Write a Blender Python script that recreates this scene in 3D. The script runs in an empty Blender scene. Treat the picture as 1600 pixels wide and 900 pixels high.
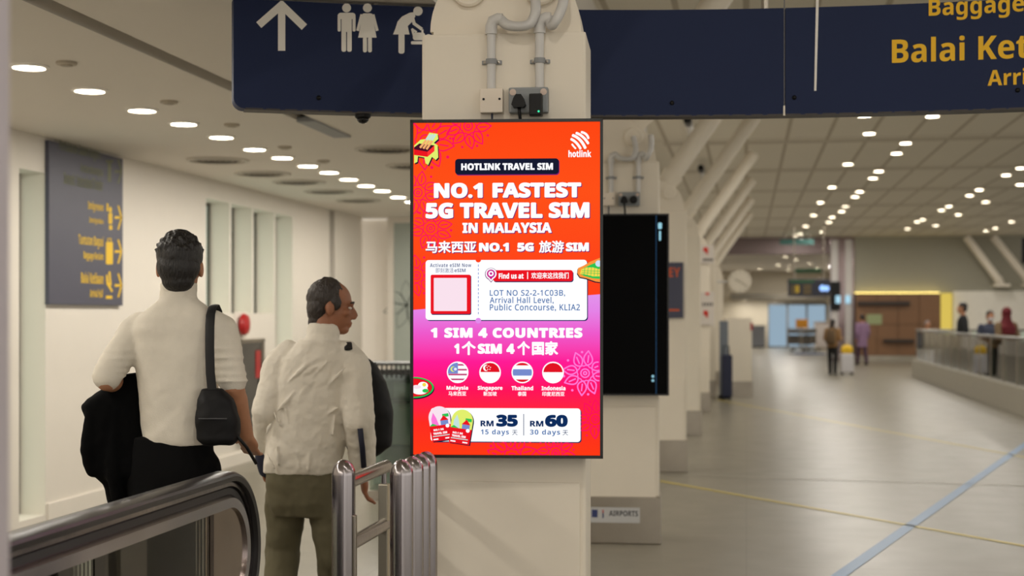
import bpy, bmesh, math, random
from math import radians as R, sin, cos, pi
from mathutils import Vector, Matrix
from mathutils.geometry import tessellate_polygon

# ------------------------------------------------------------------ camera, world, exposure
S = bpy.context.scene
COL = S.collection
random.seed(7)
F = 2222.2            # focal length in pixels of the 1600 x 900 frame (50 mm on 36 mm)
EYE = 1.55            # camera height
HY = 494              # horizon row
YAW = R(9.35)         # the hall's axis is world +Y; the camera looks a little to its left
RT = Vector((cos(YAW), sin(YAW), 0)); FW = Vector((-sin(YAW), cos(YAW), 0))
cam_d = bpy.data.cameras.new('camera'); cam = bpy.data.objects.new('camera', cam_d); COL.objects.link(cam)
cam.location = (0, 0, EYE); cam.rotation_euler = (pi/2, 0, YAW)
cam_d.lens = 50; cam_d.sensor_width = 36; cam_d.shift_y = (HY-450)/1600
cam_d.clip_end = 300
cam_d.dof.use_dof = True; cam_d.dof.focus_distance = 5.17; cam_d.dof.aperture_fstop = 2.6
S.camera = cam
S.view_settings.view_transform = 'Standard'; S.view_settings.look = 'None'
EXPO = .26
S.view_settings.exposure = EXPO; S.view_settings.gamma = 1.0; S.view_settings.use_curve_mapping = False
W = bpy.data.worlds.new('world'); S.world = W; W.use_nodes = True
W.node_tree.nodes['Background'].inputs[0].default_value = (1.0, .955, .885, 1)
W.node_tree.nodes['Background'].inputs[1].default_value = 1.2
HALL_W = 17.0         # watts of one downlight in the high hall ceiling
REAR_FILL_W = 20.0         # watts of one of the stronger downlights added behind the camera for front light
ROW_W = 8.5          # watts of one downlight in the low ceiling
WARM = (1.0, .945, .86)

def C(X, D, z=0.0): return RT*X + FW*D + Vector((0, 0, z))
def px(x, y, D): return C((x-800)/F*D, D, EYE+(HY-y)/F*D)
def on_z(x, y, z): return px(x, y, F*(z-EYE)/(HY-y))
def on_x(x, y, xw):
    d = RT*((x-800)/F)+FW+Vector((0, 0, (HY-y)/F)); return d*(xw/d.x)+Vector((0, 0, EYE))
def on_y(x, y, yw):
    d = RT*((x-800)/F)+FW+Vector((0, 0, (HY-y)/F)); return d*(yw/d.y)+Vector((0, 0, EYE))

# ------------------------------------------------------------------ materials
def lin(c):
    return tuple(((v/255)/12.92 if v/255 <= .04045 else ((v/255+.055)/1.055)**2.4) for v in c)+(1,)
MATS = {}
def mat(name, rgb, rough=.5, metal=0, var=.06, scale=6, bump=0, bscale=60, stretch=None, spec=.5):
    if name in MATS: return MATS[name]
    m = bpy.data.materials.new(name); m.use_nodes = True; nt = m.node_tree; N = nt.nodes; L = nt.links
    b = N['Principled BSDF']; c = lin(rgb)
    b.inputs['Roughness'].default_value = rough; b.inputs['Metallic'].default_value = metal
    b.inputs['Specular IOR Level'].default_value = spec
    tc = N.new('ShaderNodeTexCoord'); mp = N.new('ShaderNodeMapping'); L.new(tc.outputs['Object'], mp.inputs[0])
    if stretch: mp.inputs['Scale'].default_value = stretch
    no = N.new('ShaderNodeTexNoise'); no.inputs['Scale'].default_value = scale; no.inputs['Detail'].default_value = 4
    L.new(mp.outputs[0], no.inputs[0])
    mx = N.new('ShaderNodeMix'); mx.data_type = 'RGBA'
    mx.inputs[6].default_value = tuple(max(0, v*(1-var)) for v in c[:3])+(1,)
    mx.inputs[7].default_value = tuple(min(1, v*(1+var)) for v in c[:3])+(1,)
    L.new(no.outputs[0], mx.inputs[0]); L.new(mx.outputs[2], b.inputs['Base Color'])
    if bump:
        n2 = N.new('ShaderNodeTexNoise'); n2.inputs['Scale'].default_value = bscale; n2.inputs['Detail'].default_value = 3
        L.new(mp.outputs[0], n2.inputs[0])
        bp = N.new('ShaderNodeBump'); bp.inputs['Strength'].default_value = bump; bp.inputs['Distance'].default_value = .01
        L.new(n2.outputs[0], bp.inputs['Height']); L.new(bp.outputs[0], b.inputs['Normal'])
    MATS[name] = m; return m
def emit(name, rgb, s=1.0):
    if name in MATS: return MATS[name]
    m = bpy.data.materials.new(name); m.use_nodes = True; nt = m.node_tree; nt.nodes.clear()
    e = nt.nodes.new('ShaderNodeEmission'); o = nt.nodes.new('ShaderNodeOutputMaterial')
    e.inputs[0].default_value = lin(rgb); e.inputs[1].default_value = s*2**-EXPO   # displays keep their own level
    nt.links.new(e.outputs[0], o.inputs[0]); MATS[name] = m; return m
def glass(name, tint, refl=.25, rough=.03):
    if name in MATS: return MATS[name]
    m = bpy.data.materials.new(name); m.use_nodes = True; nt = m.node_tree; nt.nodes.clear(); N = nt.nodes
    t = N.new('ShaderNodeBsdfTransparent'); t.inputs[0].default_value = lin(tint)
    g = N.new('ShaderNodeBsdfGlossy'); g.inputs['Roughness'].default_value = rough
    f = N.new('ShaderNodeFresnel'); f.inputs[0].default_value = 1.5
    mth = N.new('ShaderNodeMath'); mth.operation = 'MULTIPLY_ADD'; mth.inputs[1].default_value = 1.0; mth.inputs[2].default_value = refl
    mth.use_clamp = True
    x = N.new('ShaderNodeMixShader'); o = N.new('ShaderNodeOutputMaterial')
    nt.links.new(f.outputs[0], mth.inputs[0]); nt.links.new(mth.outputs[0], x.inputs[0])
    nt.links.new(t.outputs[0], x.inputs[1]); nt.links.new(g.outputs[0], x.inputs[2]); nt.links.new(x.outputs[0], o.inputs[0])
    MATS[name] = m; return m

CREAM = mat('cream_paint', (232, 223, 207), .55, var=.03, bump=.03, bscale=25)
WALLW = mat('white_wall_paint', (226, 219, 208), .6, var=.02)
CEILW = mat('white_plaster', (220, 214, 204), .7, var=.02, scale=1)
STEEL = mat('brushed_reflect_steel', (158, 152, 153), .2, 1, var=.30, scale=70, stretch=(1, 1, .02))  # tone streaks: part brushing, part reflections of dark surroundings put into the colour
STEELD = mat('dull_steel', (168, 160, 148), .34, 1, var=.25, scale=3)
BLACK = mat('black_plastic', (9, 9, 10), .45, var=.2, spec=.3)
GREYP = mat('grey_plastic', (140, 142, 144), .5)
PVC = mat('grey_white_pvc', (205, 203, 200), .4)
NAVY = mat('navy_sign_panel', (27, 40, 76), .6, var=.08, scale=2, spec=.25)
SIGNW = mat('sign_white', (244, 241, 234), .6)
SIGNY = mat('sign_yellow', (255, 198, 28), .6)

# ------------------------------------------------------------------ mesh helpers
class MB:
    def __init__(s): s.bm = bmesh.new(); s.M = Matrix(); s.mi = 0
    def _fin(s, vs, fs):
        for f in fs: f.material_index = s.mi
    def raw(s, verts, faces):
        vs = [s.bm.verts.new(s.M @ Vector(v)) for v in verts]
        for f in faces:
            try: s.bm.faces.new([vs[i] for i in f]).material_index = s.mi
            except ValueError: pass
        return vs
    def box(s, c, d, rz=0, bev=0):
        hx, hy, hz = d[0]/2, d[1]/2, d[2]/2
        Mx = s.M @ Matrix.Translation(c) @ Matrix.Rotation(rz, 4, 'Z')
        vs = [s.bm.verts.new(Mx @ Vector((x*hx, y*hy, z*hz))) for x in (-1, 1) for y in (-1, 1) for z in (-1, 1)]
        fs = [s.bm.faces.new([vs[i] for i in q]) for q in ((0, 1, 3, 2), (4, 6, 7, 5), (0, 4, 5, 1), (2, 3, 7, 6), (0, 2, 6, 4), (1, 5, 7, 3))]
        s._fin(vs, fs)
        if bev:
            es = {e for f in fs for e in f.edges}
            r = bmesh.ops.bevel(s.bm, geom=list(es), offset=bev, segments=2, affect='EDGES', profile=.6)
            s._fin(None, r['faces'])
        return s
    def box2(s, a, b, bev=0):
        return s.box([(a[i]+b[i])/2 for i in range(3)], [abs(b[i]-a[i]) for i in range(3)], 0, bev)
    def tube(s, pts, r, seg=12, cap=True, flat=None):
        pts = [Vector(p) for p in pts]; n = len(pts)
        rs = r if isinstance(r, (list, tuple)) else [r]*n
        t0 = (pts[1]-pts[0]).normalized()
        u = t0.orthogonal().normalized()
        if flat: u = (Vector(flat)-t0*t0.dot(Vector(flat))).normalized()
        rings = []
        for i, p in enumerate(pts):
            t = ((pts[min(i+1, n-1)]-pts[max(i-1, 0)])).normalized()
            u = (u-t*t.dot(u)).normalized(); v = t.cross(u)
            rr = rs[i]; ra, rb = rr if isinstance(rr, tuple) else (rr, rr)
            rings.append([p+u*cos(2*pi*k/seg)*ra+v*sin(2*pi*k/seg)*rb for k in range(seg)])
        return s.loft(rings, cap)
    def loft(s, rings, cap=True):
        seg = len(rings[0]); vs = [[s.bm.verts.new(s.M @ Vector(p)) for p in rg] for rg in rings]
        fs = []
        for a, b in zip(vs, vs[1:]):
            for k in range(seg): fs.append(s.bm.faces.new((a[k], a[(k+1) % seg], b[(k+1) % seg], b[k])))
        if cap: fs.append(s.bm.faces.new(vs[0][::-1])); fs.append(s.bm.faces.new(vs[-1]))
        s._fin(None, fs); return s
    def limb(s, pts, rs, seg=14):
        for (a, ra), (b, rb) in zip(zip(pts, rs), list(zip(pts, rs))[1:]): s.tube([a, b], [ra, rb], seg)
        for a, ra in zip(pts, rs): s.ell(a, (ra, ra, ra), seg=seg)
        return s
    def ell(s, c, r, rot=None, seg=16):
        Mx = s.M @ Matrix.Translation(c) @ (rot.to_4x4() if rot else Matrix()) @ Matrix.Diagonal((r[0], r[1], r[2], 1))
        g = bmesh.ops.create_uvsphere(s.bm, u_segments=seg, v_segments=max(6, seg*2//3), radius=1, matrix=Mx)
        s._fin(None, {f for v in g['verts'] for f in v.link_faces}); return s
    def lathe(s, c, prof, seg=24, axis='Z', cap=True):
        rings = []
        for r, h in prof:
            ring = []
            for k in range(seg):
                a = 2*pi*k/seg; x, y = cos(a)*r, sin(a)*r
                ring.append(Vector(c)+Vector({'Z': (x, y, h), 'Y': (x, h, y), 'X': (h, x, y)}[axis]))
            rings.append(ring)
        return s.loft(rings, cap)
    def prism(s, poly, t, fn):
        """polygon (a,b) extruded by t; fn(a,b,c) gives the point"""
        tri = tessellate_polygon([[Vector((p[0], p[1], 0)) for p in poly]])
        n = len(poly)
        vs = [s.bm.verts.new(s.M @ Vector(fn(p[0], p[1], 0))) for p in poly]+[s.bm.verts.new(s.M @ Vector(fn(p[0], p[1], t))) for p in poly]
        fs = []
        for a, b, c in tri:
            fs.append(s.bm.faces.new((vs[a], vs[b], vs[c]))); fs.append(s.bm.faces.new((vs[n+c], vs[n+b], vs[n+a])))
        for k in range(n): fs.append(s.bm.faces.new((vs[k], vs[(k+1) % n], vs[n+(k+1) % n], vs[n+k])))
        s._fin(None, fs); return s
    def build(s, name, mats, parent=None, smooth=False, recalc=True):
        if recalc: bmesh.ops.recalc_face_normals(s.bm, faces=s.bm.faces)
        me = bpy.data.meshes.new(name); s.bm.to_mesh(me); s.bm.free()
        for m in (mats if isinstance(mats, (list, tuple)) else [mats]): me.materials.append(m)
        if smooth:
            for p in me.polygons: p.use_smooth = True
            if smooth == 2:
                try: me.set_sharp_from_angle(angle=R(35))
                except Exception: pass
        o = bpy.data.objects.new(name, me); COL.objects.link(o)
        if parent: o.parent = parent
        return o
def blob(mb, name, m, parent, voxel=.01, smooth=3, disp=0, dscale=.1):
    """fuse the closed pieces of mb into one continuous surface"""
    bmesh.ops.recalc_face_normals(mb.bm, faces=mb.bm.faces)
    me = bpy.data.meshes.new('tmp'); mb.bm.to_mesh(me); mb.bm.free()
    o = bpy.data.objects.new('tmp', me); COL.objects.link(o)
    rm = o.modifiers.new('r', 'REMESH'); rm.mode = 'VOXEL'; rm.voxel_size = voxel
    if smooth: sm = o.modifiers.new('s', 'SMOOTH'); sm.factor = .5; sm.iterations = smooth
    if disp:
        tx = bpy.data.textures.new('folds', 'CLOUDS'); tx.noise_scale = dscale; tx.noise_depth = 2
        dm = o.modifiers.new('d', 'DISPLACE'); dm.texture = tx; dm.strength = disp; dm.mid_level = .5
    dg = bpy.context.evaluated_depsgraph_get(); dg.update()
    me2 = bpy.data.meshes.new_from_object(o.evaluated_get(dg)); me2.name = name
    bpy.data.objects.remove(o); bpy.data.meshes.remove(me)
    me2.materials.clear(); me2.materials.append(m)
    for p in me2.polygons: p.use_smooth = True
    r = bpy.data.objects.new(name, me2); COL.objects.link(r)
    if parent: r.parent = parent
    return r
def tag(o, label, cat, group=None):
    o['label'] = label; o['category'] = cat
    if group: o['group'] = group
    return o
def thing(name, label, cat, loc=(0, 0, 0), rz=0, group=None):
    o = bpy.data.objects.new(name, None); COL.objects.link(o); o.empty_display_size = .1
    o.location = loc; o.rotation_euler = (0, 0, rz); return tag(o, label, cat, group)
def struct(o): o['kind'] = 'structure'; return o
def dup(root, loc, label, group=None, rz=None):
    r = root.copy(); COL.objects.link(r); r.location = loc; r['label'] = label
    if rz is not None: r.rotation_euler = (0, 0, rz)
    if group: r['group'] = group
    for ch in list(root.children):
        c = ch.copy(); COL.objects.link(c); c.parent = r
        for g in list(ch.children):
            d = g.copy(); COL.objects.link(d); d.parent = c
    return r

# ------------------------------------------------------------------ flat art and lettering
def bold_(s):
    o = ''
    for c in s:
        if 'A' <= c <= 'Z': o += chr(0x1D5D4+ord(c)-65)
        elif 'a' <= c <= 'z': o += chr(0x1D5EE+ord(c)-97)
        elif '0' <= c <= '9': o += chr(0x1D7EC+ord(c)-48)
        else: o += c
    return o
def reg_(s):
    o = ''
    for c in s:
        if 'A' <= c <= 'Z': o += chr(0x1D5A0+ord(c)-65)
        elif 'a' <= c <= 'z': o += chr(0x1D5BA+ord(c)-97)
        elif '0' <= c <= '9': o += chr(0x1D7E2+ord(c)-48)
        else: o += c
    return o
def text_shape(s, style='b', heavy=0.0, spacing=1.0):
    """outline of a line of lettering: vertices (x,y) normalised to its own box, faces; heavy thickens the strokes"""
    cu = bpy.data.curves.new('t', 'FONT'); cu.body = bold_(s) if style == 'b' else reg_(s); cu.size = 1; cu.resolution_u = 4
    cu.space_character = spacing
    o = bpy.data.objects.new('t', cu); COL.objects.link(o)
    dg = bpy.context.evaluated_depsgraph_get(); dg.update()
    me = bpy.data.meshes.new_from_object(o.evaluated_get(dg))
    vs = [(v.co.x, v.co.y) for v in me.vertices]; fs = [tuple(p.vertices) for p in me.polygons]
    bpy.data.objects.remove(o); bpy.data.curves.remove(cu); bpy.data.meshes.remove(me)
    if heavy:
        cnt = {}
        for f in fs:
            for a, b in zip(f, f[1:]+f[:1]): cnt[(min(a, b), max(a, b))] = cnt.get((min(a, b), max(a, b)), 0)+1
        for (a, b), k in cnt.items():
            if k != 1: continue
            ax, ay = vs[a]; bx, by = vs[b]; dx, dy = bx-ax, by-ay; l = math.hypot(dx, dy)
            if l < 1e-6: continue
            dx, dy = dx/l*heavy, dy/l*heavy; n = len(vs)
            vs += [(ax-dy-dx*.4, ay+dx-dy*.4), (ax+dy-dx*.4, ay-dx-dy*.4), (bx+dy+dx*.4, by-dx+dy*.4), (bx-dy+dx*.4, by+dx+dy*.4)]
            fs.append((n, n+1, n+2, n+3))
    x0 = min(v[0] for v in vs); x1 = max(v[0] for v in vs); y0 = min(v[1] for v in vs); y1 = max(v[1] for v in vs)
    return [((x-x0)/(x1-x0), (y-y0)/(y1-y0)) for x, y in vs], fs, (x1-x0)/(y1-y0)
class Art:
    """flat pieces laid in front of a surface; fn(a,b,layer) -> point"""
    def __init__(s, fn): s.fn = fn; s.v = []; s.f = []; s.mi = []; s.mats = []; s.clip = None
    def _m(s, m):
        if m not in s.mats: s.mats.append(m)
        return s.mats.index(m)
    def put(s, vs, fs, m, lay):
        n = len(s.v); k = s._m(m)
        s.v += [s.fn(a, b, lay) for a, b in vs]; s.f += [tuple(n+i for i in f) for f in fs]; s.mi += [k]*len(fs)
    def poly(s, pts, m, lay=0):
        if s.clip:
            x0, y0, x1, y1 = s.clip; pts = [(min(max(x, x0), x1), min(max(y, y0), y1)) for x, y in pts]
        s.put(pts, tessellate_polygon([[Vector((p[0], p[1], 0)) for p in pts]]), m, lay)
    def rect(s, x0, y0, x1, y1, m, lay=0, r=0):
        s.poly(rrect(x0, y0, x1, y1, r), m, lay)
    def circ(s, x, y, r, m, lay=0, ry=None, n=28):
        s.poly([(x+r*cos(2*pi*k/n), y+(ry or r)*sin(2*pi*k/n)) for k in range(n)], m, lay)
    def stroke(s, pts, w, m, lay=0):
        for (ax, ay), (bx, by) in zip(pts, pts[1:]):
            if s.clip:
                x0, y0, x1, y1 = s.clip
                if not (x0 < ax < x1 and x0 < bx < x1 and y0 < ay < y1 and y0 < by < y1): continue
            dx, dy = bx-ax, by-ay; l = math.hypot(dx, dy) or 1; dx, dy = dx/l*w/2, dy/l*w/2
            s.put([(ax-dy-dx*.6, ay+dx-dy*.6), (ax+dy-dx*.6, ay-dx-dy*.6), (bx+dy+dx*.6, by-dx+dy*.6), (bx-dy+dx*.6, by+dx+dy*.6)], [(0, 1, 2, 3)], m, lay)
    def text(s, t, x0, y0, x1, y1, m, lay=0, style='b', heavy=0, spacing=1.0, rot=0):
        vs, fs, _ = text_shape(t, style, heavy, spacing)
        P = [(x0+(x1-x0)*a, y1+(y0-y1)*b) for a, b in vs]
        if rot:
            cx, cy = (x0+x1)/2, (y0+y1)/2; c_, s_ = cos(rot), sin(rot)
            P = [(cx+(x-cx)*c_-(y-cy)*s_, cy+(x-cx)*s_+(y-cy)*c_) for x, y in P]
        s.put(P, fs, m, lay)
    def build(s, name, parent=None):
        me = bpy.data.meshes.new(name); me.from_pydata([tuple(v) for v in s.v], [], s.f)
        for m in s.mats: me.materials.append(m)
        for p, k in zip(me.polygons, s.mi): p.material_index = k
        o = bpy.data.objects.new(name, me); COL.objects.link(o)
        if parent: o.parent = parent
        return o
def rrect(x0, y0, x1, y1, r):
    if not r: return [(x0, y0), (x1, y0), (x1, y1), (x0, y1)]
    o = []
    for cx, cy, a in ((x1-r, y0+r, -90), (x1-r, y1-r, 0), (x0+r, y1-r, 90), (x0+r, y0+r, 180)):
        for k in range(6): o.append((cx+r*cos(R(a+k*18)), cy+r*sin(R(a+k*18))))
    return o
# ------------------------------------------------------------------ room shell
CX = C(230/F*9.675, 9.675)                    # right front corner of the second column
COLX, COLY, BAY = CX.x, CX.y-4.48, 4.48       # column row: x of its right side, y of the first front, spacing
XW = -5.23                                     # long left wall
YE = 18.95                                      # wall closing the left passage
XL = -1.32                                     # edge of the low ceiling
ZL, ZH = 2.9, 4.3                              # low and high ceilings
YF = 50.5                                      # far wall of the hall

def floor_mat():
    m = mat('hall_floor_vinyl', (126, 121, 108), .30, var=.05, scale=1.2)
    nt = m.node_tree; N = nt.nodes; L = nt.links; b = N['Principled BSDF']
    tc = N.new('ShaderNodeTexCoord'); n2 = N.new('ShaderNodeTexNoise'); n2.inputs['Scale'].default_value = 3; n2.inputs['Detail'].default_value = 6
    L.new(tc.outputs['Object'], n2.inputs[0])
    mr = N.new('ShaderNodeMapRange'); mr.inputs[3].default_value = .24; mr.inputs[4].default_value = .38
    L.new(n2.outputs[0], mr.inputs[0]); L.new(mr.outputs[0], b.inputs['Roughness'])
    br = N.new('ShaderNodeTexBrick'); br.offset = 0; br.inputs['Scale'].default_value = 1; br.inputs['Mortar Size'].default_value = .006
    br.inputs['Brick Width'].default_value = 2.24; br.inputs['Row Height'].default_value = 2.24
    L.new(tc.outputs['Object'], br.inputs[0])
    mx = N.new('ShaderNodeMix'); mx.data_type = 'RGBA'; mx.blend_type = 'MULTIPLY'; mx.inputs[7].default_value = (.82, .80, .78, 1)
    old = b.inputs['Base Color'].links[0].from_socket; L.new(old, mx.inputs[6]); L.new(br.outputs['Fac'], mx.inputs[0]); L.new(mx.outputs[2], b.inputs['Base Color'])
    return m
def ceil_mat():
    m = mat('ceiling_panels', (228, 222, 208), .6, var=.03, scale=1)
    nt = m.node_tree; N = nt.nodes; L = nt.links; b = N['Principled BSDF']
    tc = N.new('ShaderNodeTexCoord')
    br = N.new('ShaderNodeTexBrick'); br.offset = 0; br.inputs['Scale'].default_value = 1; br.inputs['Mortar Size'].default_value = .03
    br.inputs['Brick Width'].default_value = .62; br.inputs['Row Height'].default_value = BAY
    L.new(tc.outputs['Object'], br.inputs[0])
    mx = N.new('ShaderNodeMix'); mx.data_type = 'RGBA'; mx.blend_type = 'MULTIPLY'; mx.inputs[7].default_value = (.62, .58, .52, 1)
    old = b.inputs['Base Color'].links[0].from_socket; L.new(old, mx.inputs[6]); L.new(br.outputs['Fac'], mx.inputs[0]); L.new(mx.outputs[2], b.inputs['Base Color'])
    return m
mb = MB(); mb.box2((-6.6, -12, -.2), (22, 76, 0)); struct(mb.build('floor', floor_mat()))
# low ceiling in two sheets with a dark shadow gap between them
SX = on_z(275, 97, ZL).x; SY = on_z(530, 213, ZL).y
mb = MB()
mb.box2((-6.6, -12, ZL), (SX-.065, YE+.3, ZL+.2)); mb.box2((SX+.065, -12, ZL), (XL, SY, ZL+.2)); mb.box2((SX-.065, SY, ZL), (XL, YE+.3, ZL+.2))
mb.box2((XL-.15, -12, ZL+.2), (XL, YE+.3, ZH))
struct(mb.build('ceiling_low', CEILW))
mb = MB(); mb.box2((SX-.065, -12, ZL+.1), (SX+.065, SY, ZL+.16)); struct(mb.build('trim_1', mat('slot_dark', (34, 30, 27), .8)))
mb = MB(); mb.box2((SX-.0655, SY-.9, ZL-.012), (SX+.0655, SY, ZL+.02)); struct(mb.build('trim_2', GREYP))
mb = MB(); mb.box2((XL-.14, -12, ZH), (22, YF, ZH+.2)); mb.box2((-1.95, YE+.3, ZH), (XL-.14, YF+.4, ZH+.2)); o = struct(mb.build('ceiling_hall', ceil_mat()))
mb = MB(); mb.box2((-1.95, YF+.4, 3.75), (6, 76, 3.95)); struct(mb.build('ceiling_far', CEILW))
mb = MB(); mb.box2((-1.95, YF, 3.72), (on_y(1334, 400, YF).x, YF+.4, ZH)); struct(mb.build('trim_3', mat('bulkhead_brown', (128, 112, 112), .6)))
mb = MB()
for k in range(1, 11): yy = COLY-.35+BAY*k; mb.box2((XL+.02, yy-.16, ZH-.012), (22, yy+.16, ZH+.01))
struct(mb.build('trim_6', mat('ceiling_joint', (198, 190, 174), .6)))
# side wall beyond the passage
mb = MB(); mb.box2((-1.9, YE, 0), (-1.7, 76, ZH+.2)); struct(mb.build('wall_side', WALLW))

# ---- long left wall with deep slots
def along(x): return on_x(x, 400, XW).y
slots = [(along(30), along(71), .05, 2.63)]
for a, b, zb in ((322, 358.5, 1.58), (361.5, 394, 1.58), (396.5, 428, 1.58), (430.5, 457, 1.0)): slots.append((along(a), along(b), zb, 2.71))
mb = MB(); y = -12.0
for y0, y1, zb, zt in slots:
    mb.box2((XW-.32, y, 0), (XW, y0, ZL)); mb.box2((XW-.32, y0, zt), (XW, y1, ZL)); mb.box2((XW-.32, y0, 0), (XW, y1, zb)); y = y1
yend = along(515)
mb.box2((XW-.32, y, 0), (XW, yend, ZL)); mb.box2((XW-.32, yend, 0), (XW-.12, YE, ZL)); mb.box2((XW-.12, along(521), 0), (XW+.02, YE, ZL))
struct(mb.build('wall_left', WALLW))
mb = MB(); mb.box2((XW, slots[0][1]+.02, 0), (XW+.02, yend, .13), .004); struct(mb.build('baseboard_left', WALLW))
mb = MB(); mb.box2((XW-.12, yend, 0), (XW-.10, along(521), ZL)); struct(mb.build('trim_4', mat('gap_dark', (70, 66, 60), .7)))
PANE = mat('green_glass_pane', (186, 204, 194), .06, var=.03)
PANE.node_tree.nodes['Principled BSDF'].inputs['Emission Color'].default_value = lin((206, 222, 208)); PANE.node_tree.nodes['Principled BSDF'].inputs['Emission Strength'].default_value = .5   # added glow stands in for a lit room behind the glass
for i, (y0, y1, zb, zt) in enumerate(slots):
    mb = MB(); mb.box2((XW-.25, y0, zb), (XW-.235, y1, zt)); w = struct(mb.build('window_%d' % (i+1), PANE))
    mb = MB(); mb.box2((XW-.235, y1-.03, zb), (XW-.205, y1-.002, zt)); mb.box2((XW-.235, y0, zt-.03), (XW-.215, y1, zt)); mb.build('mullion', mat('mullion_grey', (96, 94, 86), .5), w)
# ---- wall across the end of the passage, with a recess and a frosted glass door
xa = XW; xb = on_y(605, 400, YE).x; xc = on_y(615, 400, YE).x; xd = on_y(700, 400, YE).x
zt = on_y(640, 348, YE).z
mb = MB()
mb.box2((xa-.3, YE+.35, 0), (xb, YE+.75, ZL)); mb.box2((xb, YE, 0), (xc, YE+.75, ZL)); mb.box2((xc, YE, zt), (xd, YE+.2, ZL)); mb.box2((xd, YE, 0), (XL+.02, YE+.2, ZL))
mb.box2((xc, YE+.15, 0), (xd, YE+.2, zt))
struct(mb.build('wall_passage', WALLW))
mb = MB(); mb.box2((xc, YE+.02, .02), (xd, YE+.05, zt)); w = struct(mb.build('window_6', mat('frosted_glass', (168, 176, 168), .12, var=.08, scale=1.5)))
fa = Art(lambda a, b, l: (a, YE+.018-l*.001, b))
fx, fz = (xc+xd)/2-.2, 1.70
DK = mat('etched_line', (120, 128, 122), .5)
for k in range(6):
    a = R(40+k*52); p = [(fx+cos(a)*.05, fz+sin(a)*.05)]
    for sgn in (1, -1):
        pts = [(fx+cos(a)*t*.34+sgn*sin(pi*t)*.07*-sin(a), fz+sin(a)*t*.34+sgn*sin(pi*t)*.07*cos(a)) for t in [i/8 for i in range(9)]]
        fa.stroke(pts, .012, DK)
fa.stroke([(fx, fz), (fx+.1, fz-.5), (fx+.05, fz-1.0)], .012, DK)
fa.build('etched_flower', w)

# ---- far walls
x0 = on_y(1334, 400, YF).x
mb = MB(); mb.box2((x0, YF, 0), (22, YF+.3, ZH)); struct(mb.build('wall_far', mat('grey_green_wall', (160, 157, 142), .6, var=.03)))
xv = on_y(1489, 400, YF-.02).x
mb = MB(); mb.box2((xv, YF-.06, .02), (22, YF, on_y(1500, 455, YF).z)); struct(mb.build('wall_far_panel', mat('bright_white_panel', (240, 236, 226), .5)))
YB = 72.0
mb = MB(); mb.box2((-2, YB, 0), (6.5, YB+.3, 3.9)); struct(mb.build('wall_back', mat('back_wall_cream', (214, 204, 184), .6)))
mb = MB(); mb.box2((x0+.9, YF+.3, 0), (x0+1.1, YB, 3.9)); struct(mb.build('wall_return', WALLW))
# canopy and backlit glass doors
d0, d1 = on_y(1200, 500, YB), on_y(1291, 500, YB)
mb = MB(); mb.box2((on_y(1142, 460, YB-2).x, YB-2, on_y(1200, 468, YB-2).z), (on_y(1292, 460, YB-2).x, YB, on_y(1200, 459, YB-2).z)); struct(mb.build('trim_5', mat('canopy_grey', (120, 114, 102), .6)))
for i in range(3):
    a = d0.x+(d1.x-d0.x)*i/3; b = d0.x+(d1.x-d0.x)*(i+1)/3
    mb = MB(); mb.box2((a+.03, YB-.06, .05), (b-.03, YB-.04, 2.12)); dr = struct(mb.build('door_%d' % (i+1), emit('backlit_door_glass', (158, 182, 200), .85)))
    mb = MB()
    for u, v in (((a, YB-.08, .0), (a+.05, YB-.02, 2.2)), ((b-.05, YB-.08, 0), (b, YB-.02, 2.2)), ((a, YB-.08, 2.1), (b, YB-.02, 2.2)), ((a, YB-.08, 0), (b, YB-.02, .06))): mb.box2(u, v)
    mb.build('door_frame', GREYP, dr)

# ---- floor markings
def stripe(name, label, pts, w, m):
    mb = MB(); a = Art(lambda x, y, l: (x, y, .003+l*.001)); a.stroke([(p.x, p.y) for p in pts], w, m); bpy.data.meshes
    mb.bm.free(); return tag(a.build(name, None), label, 'floor line')
YEL = mat('yellow_floor_tape', (206, 184, 66), .4); BLU = mat('blue_floor_tape', (112, 148, 190), .4)
g = lambda x, y: on_z(x, y, 0)
stripe('floor_tape', 'long thin yellow tape line across the near grey floor', [g(1032, 752), g(1620, 857)], .05, YEL)
stripe('floor_tape', 'thin yellow tape line on the floor farther down the hall', [g(1120, 625), g(1640, 722)], .05, YEL)
stripe('floor_tape', 'wide pale blue tape line running diagonally over the floor', [g(1290, 915), g(1640, 668)], .09, BLU)
stripe('floor_tape', 'thin pale line across the floor between the two yellow lines', [g(1040, 742), g(1620, 760)], .04, mat('pale_floor_tape', (190, 186, 172), .4))

# ------------------------------------------------------------------ lamps
LENS = emit('lamp_lens', (255, 240, 212), 22.0)
def light_data(name, w):
    l = bpy.data.lights.new(name, 'AREA'); l.shape = 'DISK'; l.size = .17; l.energy = w; l.color = WARM; return l
def downlight(label, w, group, r=.088):
    t = thing('downlight', label, 'ceiling light', (0, 0, 0), 0, group)
    mb = MB(); mb.lathe((0, 0, 0), [(r+.02, 0), (r+.02, -.008), (r, -.014), (r, .0)], 24, cap=False); mb.build('trim_ring', SIGNW, t, smooth=2)
    mb = MB(); mb.lathe((0, 0, 0), [(r, -.004), (r*.98, -.008), (.001, -.011)], 24, cap=True); mb.build('lens', LENS, t, smooth=2)
    lo = bpy.data.objects.new('lamp_light', light_data('lamp_light', w)); COL.objects.link(lo); lo.parent = t; lo.location = (0, 0, -.02)
    return t
ordn = ['first', 'second', 'third', 'fourth', 'fifth', 'sixth', 'seventh', 'eighth', 'ninth', 'tenth', 'eleventh', 'twelfth', 'thirteenth', 'fourteenth']
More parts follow.
